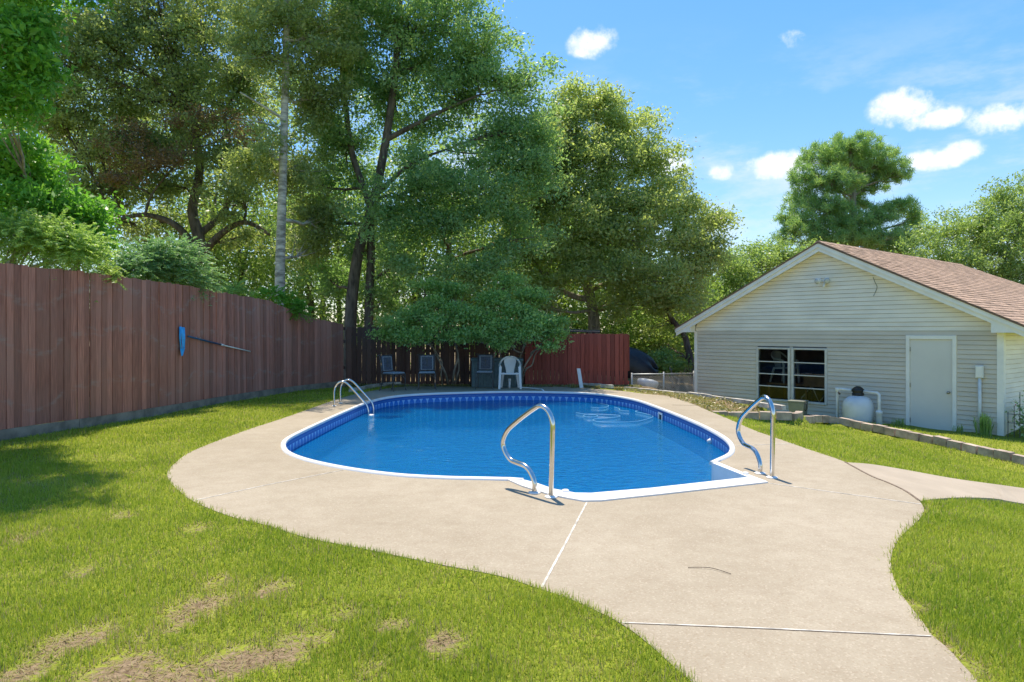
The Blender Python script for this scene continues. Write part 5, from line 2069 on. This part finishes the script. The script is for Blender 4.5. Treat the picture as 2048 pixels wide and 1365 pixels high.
# bright broadleaf tree hanging over the left fence, close by
tree('broadleaf_tree', 'bright green broadleaf tree overhanging the left end of the brown fence', (-9.6, 12.6, -.05),
     [([(-9.6, 12.6, -.1), (-9.55, 12.6, 1.5), (-9.4, 12.5, 3.4), (-9.3, 12.4, 5.2), (-9.2, 12.4, 6.5), (-8.6, 12, 8.6)], .17, .05), ([(-9.5, 12.6, 1.6), (-8.9, 12.7, 2.8), (-8.3, 12.6, 3.6)], .08, .03)],
     [(20, 40, 75, 60, 10.6), (50, 120, 70, 60, 10.6), (20, 200, 75, 55, 10.8), (80, 70, 35, 40, 11), (90, -110, 110, 80, 10.9), (190, -230, 110, 90, 11.2), (20, -300, 130, 100, 11), (-60, -120, 100, 90, 10.6), (232, -392, 130, 110, 10.4), (175, -190, 95, 80, 12.4), (60, -330, 120, 110, 10.8), (20, 310, 75, 45, 12), (70, 350, 55, 45, 12.4), (30, 410, 75, 45, 12), (115, 400, 55, 45, 12.8),
      (150, 450, 55, 45, 13), (100, 480, 70, 40, 12.6), (190, 440, 35, 35, 13.2), (10, -60, 130, 70, 12.4), (175, 505, 45, 28, 13)],
     MATS['bark_grey'], MATS['leaf_bright'], .105, .042, per=150, dens=1.2, clump=.30, seed=32, shell=.55)


# feathery shrubs: arching sprays of fine leaflets
def feather(name, label, blobs, seed, mat, n_spray=150, slen=.55):
    rng = np.random.default_rng(seed)
    pr = random.Random(seed)
    c0 = P(blobs[0][0], blobs[0][1], blobs[0][4])
    O = Vector((c0.x - .55, c0.y + .25, -.05))
    root = empty(name, O, label=label, cat='shrub')
    wood = MB()
    pts, dirs = [], []
    for px, py, rx, ry, Y in blobs:
        c = P(px, py, Y)
        sx, sz = rx / F * Y, ry / F * Y
        a = Vector((O.x + pr.uniform(-.3, .3), O.y + pr.uniform(-.1, .3), -.05))
        for k in range(4):
            q = c + Vector((pr.uniform(-1, 1) * sx * .6, pr.uniform(-.4, .4), pr.uniform(-.5, .6) * sz))
            wood.tube([z - O for z in bez(a, a.lerp(q, .5) + Vector((-.4, .2, .7)), q, 5)], [.03, .026, .02, .015, .01, .006], 5)
        for _ in range(n_spray):
            v = rng.normal(size=3)
            v /= np.linalg.norm(v)
            r_ = rng.uniform() ** .45
            s = c + Vector((v[0] * sx * r_, v[1] * (sx + sz) * .4 * r_, v[2] * sz * r_)) * .85
            d = Vector((v[0] + pr.uniform(-.5, .5), v[1] * .6 + pr.uniform(-.5, .3), v[2] * .4 + pr.uniform(-.1, .55))).normalized()
            L_ = slen * pr.uniform(.6, 1.2)
            m = 20
            for i in range(m):
                t = i / m
                q = s + d * (L_ * t) + Vector((0, 0, -.35 * L_ * t * t))
                for sd in (-1, 1):
                    sidev = d.cross(Vector((0, 0, 1))).normalized() * sd
                    pts.append(tuple(q + sidev * .018 - O))
                    dirs.append(tuple(sidev * .9 + d * .5))
    wood.build('stem', MATS['bark_grey'], root, smooth=True)
    vq = leaf_quads(np.array(pts), .055, .017, .7, rng, along=np.array(dirs) * 3)
    link('foliage', fast_mesh('foliage', vq, 4), mat, root)


feather('feathery_shrub', 'feathery green shrub spilling over the far left fence top', [(20, 470, 70, 40, 11.5), (90, 480, 55, 36, 11.6), (150, 500, 40, 30, 11.9)], 33, MATS['leaf_shrub'], 230)
feather('feathery_bush', 'dark blue green feathery bush standing up behind the fence top', [(300, 525, 55, 38, 14.6), (350, 515, 45, 34, 14.8), (270, 545, 45, 26, 14.4), (370, 555, 50, 28, 15)], 34, MATS['leaf_feather'], 260)
feather('fence_vine', 'small yellow green vine dangling over the brown fence', [(228, 556, 8, 14, 12.3), (214, 546, 14, 8, 12.35)], 35, MATS['leaf_far'], 16, .22)
feather('trunk_vine', 'leafy green vine climbing at the foot of the pale trunk', [(545, 590, 26, 14, 18.4), (575, 605, 24, 16, 18.5), (597, 622, 12, 14, 18.55)], 36, MATS['leaf_bright'], 70, .35)
feather('yaupon_bush', 'small bright bush peeping over the middle of the brown fence', [(470, 580, 26, 14, 17.4), (440, 590, 25, 10, 17)], 37, MATS['leaf_shrub'], 60, .4)

# multi-stemmed shrubs in front of the far fence
sh_base = (P(895, 772, 19.9).x, 19.9, 0)
tree('crape_myrtle', 'multi stemmed shrub with bare crooked stems between the chairs and the deck box', sh_base,
     [([(*G(905, 771), -.05), P(908, 745, 19.95), P(916, 715, 19.9), P(912, 695, 19.8), P(905, 660, 19.6)], .036, .02),
      ([(*G(898, 771), -.05), P(890, 745, 19.9), P(880, 725, 19.8), P(868, 700, 19.7), P(850, 670, 19.5)], .034, .018),
      ([(*G(886, 771), -.05), P(882, 750, 19.9), P(884, 725, 19.8), P(872, 705, 19.6), P(862, 690, 19.5)], .028, .014),
      ([(*G(909, 771), -.05), P(915, 750, 19.95), P(918, 735, 19.9), P(915, 700, 19.8)], .03, .016)],
     [(775, 668, 22, 8, 19.2), (800, 648, 30, 10, 19.2), (845, 674, 34, 10, 19.0), (830, 628, 34, 11, 19.5), (882, 645, 36, 11, 19.1), (870, 603, 36, 11, 19.7), (915, 672, 30, 9, 19.0),
      (925, 620, 34, 11, 19.4), (905, 583, 32, 11, 20), (850, 573, 28, 9, 20), (812, 672, 22, 8, 18.9)],
     MATS['stem_bark'], MATS['leaf_shrub'], .078, .04, per=120, dens=2.3, clump=.25, seed=41, cat='shrub', group='multi stemmed shrubs at the far fence')
tree('crape_myrtle', 'multi stemmed shrub fanning thin stems up behind the white chair', (P(1040, 772, 19.9).x, 19.9, 0),
     [([(*G(1040, 770.5), -.05), P(1044, 745, 19.9), P(1060, 715, 19.7), P(1075, 695, 19.5), P(1090, 680, 19.4)], .034, .016),
      ([(*G(1042, 770.5), -.05), P(1050, 742, 19.9), P(1064, 730, 19.8), P(1070, 710, 19.7), P(1082, 696, 19.5)], .03, .014),
      ([(*G(1036, 770.5), -.05), P(1038, 735, 19.9), P(1042, 710, 19.8), P(1052, 690, 19.6)], .03, .015),
      ([(*G(1034, 770.5), -.05), P(1035, 735, 19.9), P(1045, 700, 19.8), P(1050, 675, 19.6)], .026, .014),
      ([(*G(1000, 770.5), -.05), P(1003, 735, 19.95), P(998, 700, 19.9), P(985, 680, 19.7), P(975, 660, 19.6)], .032, .015),
      ([(*G(990, 770.5), -.05), P(990, 715, 19.9), P(990, 690, 19.8), P(980, 670, 19.6)], .026, .014)],
     [(962, 670, 32, 10, 19.0), (955, 630, 36, 11, 19.4), (1000, 647, 36, 11, 19.1), (990, 600, 38, 12, 19.8), (1037, 622, 34, 11, 19.4), (1045, 670, 34, 10, 18.9), (1082, 645, 34, 11, 19.1),
      (1108, 667, 22, 9, 19), (1100, 690, 17, 6, 18.8), (1062, 590, 32, 11, 19.8), (1010, 563, 34, 11, 20.1), (1122, 645, 16, 8, 19.2), (1010, 684, 20, 6, 18.9)],
     MATS['stem_bark'], MATS['leaf_shrub'], .078, .04, per=120, dens=2.3, clump=.25, seed=42, cat='shrub', group='multi stemmed shrubs at the far fence')


tree('sunlit_bush', 'bright yellow green bush behind the chain link fence', (P(1345, 780, 22.6).x, 22.6, -.25),
     [([(P(1345, 780, 22.6).x, 22.6, -.3), P(1345, 765, 22.6), P(1342, 740, 22.6)], .03, .012), (vv([(1346, 775, 22.6), (1365, 750, 22.6), (1372, 735, 22.6)]), .02, .01)],
     [(1340, 755, 26, 16, 22.6), (1368, 765, 20, 16, 22.8), (1318, 768, 16, 12, 22.9), (1350, 735, 20, 14, 23), (1330, 715, 20, 20, 23.6)],
     MATS['stem_bark'], MATS['leaf_wood'], .075, .04, per=120, dens=1.6, clump=.3, seed=45, cat='bush')


# ------------------------------------------------------------------ woodland behind everything: one mass
def woodland():
    rng = np.random.default_rng(51)
    pr = random.Random(51)
    root = empty('woodland', (0, 36, -.2), label='sunlit yellow green woodland showing through gaps between the nearer trees', kind='stuff')
    O = Vector((0, 36, -.2))
    C = []
    wood = MB()
    for i in range(1000):
        Y = rng.uniform(29, 42)
        px = rng.uniform(-150, 1480)
        top = np.interp(px, [-150, 300, 600, 900, 1150, 1300, 1400, 1480], [120, 130, 150, 170, 400, 530, 560, 560])
        py = rng.uniform(top, 700)
        C.append(P(px, py, Y) - O)
    for i in range(480):
        C.append(P(rng.uniform(380, 1230), rng.uniform(380, 670), rng.uniform(26.5, 33)) - O)
    for i in range(130):
        px = rng.uniform(1230, 1420)
        py = rng.uniform(600, 770)
        C.append(P(px, py, rng.uniform(27, 30)) - O)
    for i in range(45):
        px = rng.uniform(-100, 1050)
        Y = rng.uniform(28, 38)
        p = P(px, 600, Y)
        ln = rng.uniform(-.8, .8)
        wood.tube([Vector((p.x, Y, -.3)) - O, Vector((p.x + ln * .3, Y, 2.5)) - O, Vector((p.x + ln, Y, 5)) - O, Vector((p.x + ln * 1.6, Y, 7.0)) - O], [.16, .13, .09, .05], 6)
    wood.build('trunks', MATS['bark_dark'], root, smooth=True)['kind'] = 'stuff'
    C = np.array([tuple(c) for c in C])
    k = 165
    off = rng.normal(size=(len(C), k, 3)) * np.array([.62, .62, .45])
    pts = (C[:, None, :] + off).reshape(-1, 3)
    pts = pts[pts[:, 2] > .05]
    o = link('foliage', fast_mesh('foliage', leaf_quads(pts, .15, .075, .4, rng), 4), MATS['leaf_wood'], root)
    o['kind'] = 'stuff'


woodland()


# ------------------------------------------------------------------ low plants
def blades(name, label, centre, n, h, spread, mat, seed, cat='plant', wd=.02):
    rng = np.random.default_rng(seed)
    root = empty(name, centre, label=label, cat=cat)
    az = rng.uniform(0, 2 * np.pi, n)
    ln = h * rng.uniform(.55, 1.05, n)
    le = rng.uniform(.05, .9, n) * spread
    b0 = np.stack([rng.normal(0, .05, n), rng.normal(0, .05, n), np.zeros(n)], 1)
    dx = np.stack([np.cos(az), np.sin(az), np.zeros(n)], 1)
    mid = b0 + dx * (le * .35)[:, None] + np.stack([np.zeros(n), np.zeros(n), ln * .65], 1)
    tip = b0 + dx * le[:, None] + np.stack([np.zeros(n), np.zeros(n), ln * (1 - .4 * (le / max(spread, .01)))], 1)
    sd = np.stack([-np.sin(az), np.cos(az), np.zeros(n)], 1) * wd / 2
    q1 = np.stack([b0 - sd, b0 + sd, mid + sd * .9, mid - sd * .9], 1).reshape(-1, 3)
    q2 = np.stack([mid - sd * .9, mid + sd * .9, tip + sd * .15, tip - sd * .15], 1).reshape(-1, 3)
    link('leaves', fast_mesh('leaves', np.concatenate([q1, q2]), 4), mat, root)
    return root


def gz_(p):
    return float(terrain(np.array([p.x]), np.array([p.y]))[0])


q = hw(7.42, -.25)
blades('spiky_plant', 'clump of spiky green leaves at the right corner of the house', (q.x, q.y, gz_(q)), 120, .55, .32, MATS['leaf_shrub'], 61, wd=.022)
q = hw(6.95, -.3)
blades('weed_tuft', 'small weed tuft at the wall beside the conduit', (q.x, q.y, gz_(q)), 40, .22, .18, MATS['leaf_far'], 62, wd=.012)
q = hw(5.75, -.35)
blades('grass_tuft', 'yellow green grass tuft at the left foot of the house door', (q.x, q.y, gz_(q)), 60, .20, .16, MATS['leaf_far'], 63, wd=.012)
q = hw(8.35, .35)
fb = empty('flower_bush', (q.x, q.y, gz_(q)), label='small dark bush with red flowers at the right edge beside the house', cat='bush')
rng = np.random.default_rng(64)
pts = rng.normal(size=(2600, 3)) * np.array([.22, .22, .20]) + np.array([0, 0, .36])
link('foliage', fast_mesh('foliage', leaf_quads(pts[pts[:, 2] > .02], .07, .035, .4, rng), 4), MATS['leaf_deep'], fb)
pts = rng.normal(size=(160, 3)) * np.array([.2, .2, .16]) + np.array([0, -.02, .42])
link('blossoms', fast_mesh('blossoms', leaf_quads(pts, .06, .05, .4, rng), 4), MATS['flower_red'], fb)
MB().tube([(0, 0, -.02), (.02, 0, .2), (0, .02, .45)], .012, 6).build('stem', MATS['bark_dark'], fb)
q = hw(7.95, -.05)
gt = empty('plant_stake', (q.x, q.y, gz_(q)), HA, label='thin black iron garden trellis by the right corner of the house', cat='trellis')
for x, h_ in ((-.16, .52), (-.05, .66), (.05, .95), (.16, .55)):
    MB().tube([(x, 0, -.05), (x, 0, h_)], .008, 5).build('rod', MATS['iron'], gt)
for z in (.3, .48):
    MB().tube([(-.17, 0, z), (.17, 0, z)], .007, 5).build('crossbar', MATS['iron'], gt)
for i, (px, py, lab) in enumerate(((1146, 776, 'dry weed tuft left of the leaning white board'), (1195, 778, 'dry weed tuft right of the leaning white board'),
                                   (1238, 781, 'dry weed tuft at the right end of the maroon fence'))):
    x, y = G(px, py)
    blades('weed_tuft', lab, (x, y, -.03), 70, .17, .2, MATS['dry_weed'], 70 + i, wd=.014)

# weedy bed cover: nobody could count it
bedpoly = [Vector((*G(a, b), 0)) for a, b in ((1250, 783), (1329, 792.5), (1358, 800), (1393, 812), (1420, 823))] + [p for p in BED_N[1:]] + BED_F[::-1]
rng = np.random.default_rng(65)
n = 16000
x = rng.uniform(2, 6.5, n)
y = rng.uniform(13.5, 20.2, n)
ok = inside(bedpoly, x, y)
x, y = x[ok], y[ok]
z = terrain(x, y) + rng.uniform(.0, .05, len(x))
o = link('bed_weeds', fast_mesh('bed_weeds', leaf_quads(np.stack([x, y, z + .01], 1), .055, .022, .6, rng), 4), MATS['dry_weed'])
tag(o, 'dry yellow weeds and leaf litter covering the raised bed', 'weeds', kind='stuff')
# leaf litter and scrub along the foot of the far fence
n = 5000
x = rng.uniform(-4.6, 3.6, n)
y = np.interp(x, [-4.6, 3.6], [20.3, 19.95]) + rng.normal(0, .12, n)
z = rng.uniform(.0, .07, n) ** 1.3
o = link('leaf_litter', fast_mesh('leaf_litter', leaf_quads(np.stack([x, y, z], 1), .06, .03, .8, rng), 4), MATS['dry_weed'])
tag(o, 'fallen leaves lying along the foot of the far fence', 'leaf litter', kind='stuff')


# ------------------------------------------------------------------ lawn
def lawn():
    rng = np.random.default_rng(71)
    zones = [(-8, 8, 2.2, 4.2, 15000), (-8, 8, 4.2, 6.0, 10000), (-8, 8, 6.0, 8.5, 5500), (-8, 10, 8.5, 11.5, 2500), (-8, 10, 11.5, 15, 1500), (-8, 9, 15, 20.3, 800)]
    walkpoly = WT + WB[::-1]
    edge_r = EDGE + [Vector((14, 13, 0)), Vector((14, 24, 0)), Vector((5.5, 21, 0)), Vector((3.6, 21, 0))] + BED_F[::1] + BED_N[::-1][:1]
    hp = [hw(-.1, -.05), hw(9.5, -.05), hw(9.5, 14), hw(-.1, 14)]
    allq, alld = [], []
    for x0, x1, y0, y1, dn in zones:
        n = int((x1 - x0) * (y1 - y0) * dn)
        x = rng.uniform(x0, x1, n)
        y = rng.uniform(y0, y1, n)
        mar = np.abs(x) - (.74 * y + .25)
        vis = (mar < 0) | ((mar < 3.2) & (rng.uniform(size=n) < .28))
        x, y = x[vis], y[vis]
        jx = x + rng.normal(0, .022, len(x))
        jy = y + rng.normal(0, .022, len(y))
        ok = ~inside(DECK, jx, jy) & ~inside(walkpoly, jx, jy) & ~inside(bedpoly, x, y) & ~inside(hp, x, y)
        fx = np.interp(y, [p.y for p in FP], [p.x for p in FP])
        ok &= x > fx + .03
        ok &= ~((x > 0) & (y > 18))
        # strip between the edging and the house: only thin grass
        beyond = inside([EDGE[0]] + EDGE + [Vector((11.5, 13.0, 0)), hw(8.5, 0), hw(0, 0)], x, y)
        right_far = (x > 4) & (y > 9)
        ok &= ~(beyond & (rng.uniform(size=len(x)) < .55))
        x, y = x[ok], y[ok]
        br = bareness(x, y)
        thin = vnoise(x, y, 3.1, 5) * .6 + vnoise(x, y, 9.0, 6) * .4
        keep = rng.uniform(size=len(x)) > np.clip(br * .9, 0, .68)
        keep &= rng.uniform(size=len(x)) > np.clip((.36 - thin) * 2.2, 0, .75)
        x, y, br, thin = x[keep], y[keep], br[keep], thin[keep]
        m = len(x)
        z = terrain(x, y)
        yy = np.clip(y, 3, 30)
        h = rng.uniform(.018, .042, m) * (.75 + .7 * vnoise(x, y, 2.3, 8)) * (1 + .002 * yy) * np.where(br > .35, 1.25, 1)
        wd = (.0022 + .00068 * yy) * rng.uniform(.7, 1.3, m) * np.where(np.abs(x) > .74 * y + .25, 2.0, 1.0)
        az = rng.uniform(0, 2 * np.pi, m)
        lean = np.where(br > .35, rng.uniform(1.0, 1.5, m), np.abs(rng.normal(0, .8, m)).clip(0, 1.5))
        dirv_ = np.stack([np.cos(az) * np.sin(lean), np.sin(az) * np.sin(lean), np.cos(lean)], 1)
        sda = az + np.pi / 2 + rng.normal(0, .5, m)
        side = np.stack([np.cos(sda), np.sin(sda), np.zeros(m)], 1) * (wd / 2)[:, None]
        b = np.stack([x, y, z - .004], 1)
        tip = b + dirv_ * h[:, None] * 1.35
        q = np.stack([b - side * 1.3, b + side * 1.3, tip], 1).reshape(-1, 3)
        dead = np.clip((rng.uniform(size=m) < (.05 + 1.3 * br + .10 * (thin < .4))).astype(float) * rng.uniform(.5, 1, m), 0, 1)
        allq.append(q)
        alld.append(np.repeat(dead, 3))
    q = np.concatenate(allq)
    o = link('grass', fast_mesh('grass', q, 3, {'dead': np.concatenate(alld)}), MATS['grass_blade'])
    tag(o, 'short patchy yellow green lawn grass', 'grass', kind='stuff')
    print('GRASS blades', len(q) // 3)


lawn()
print('TRIS', sum(sum(len(p.vertices) - 2 for p in me.polygons[:50]) / max(1, min(50, len(me.polygons))) * len(me.polygons) for me in bpy.data.meshes))
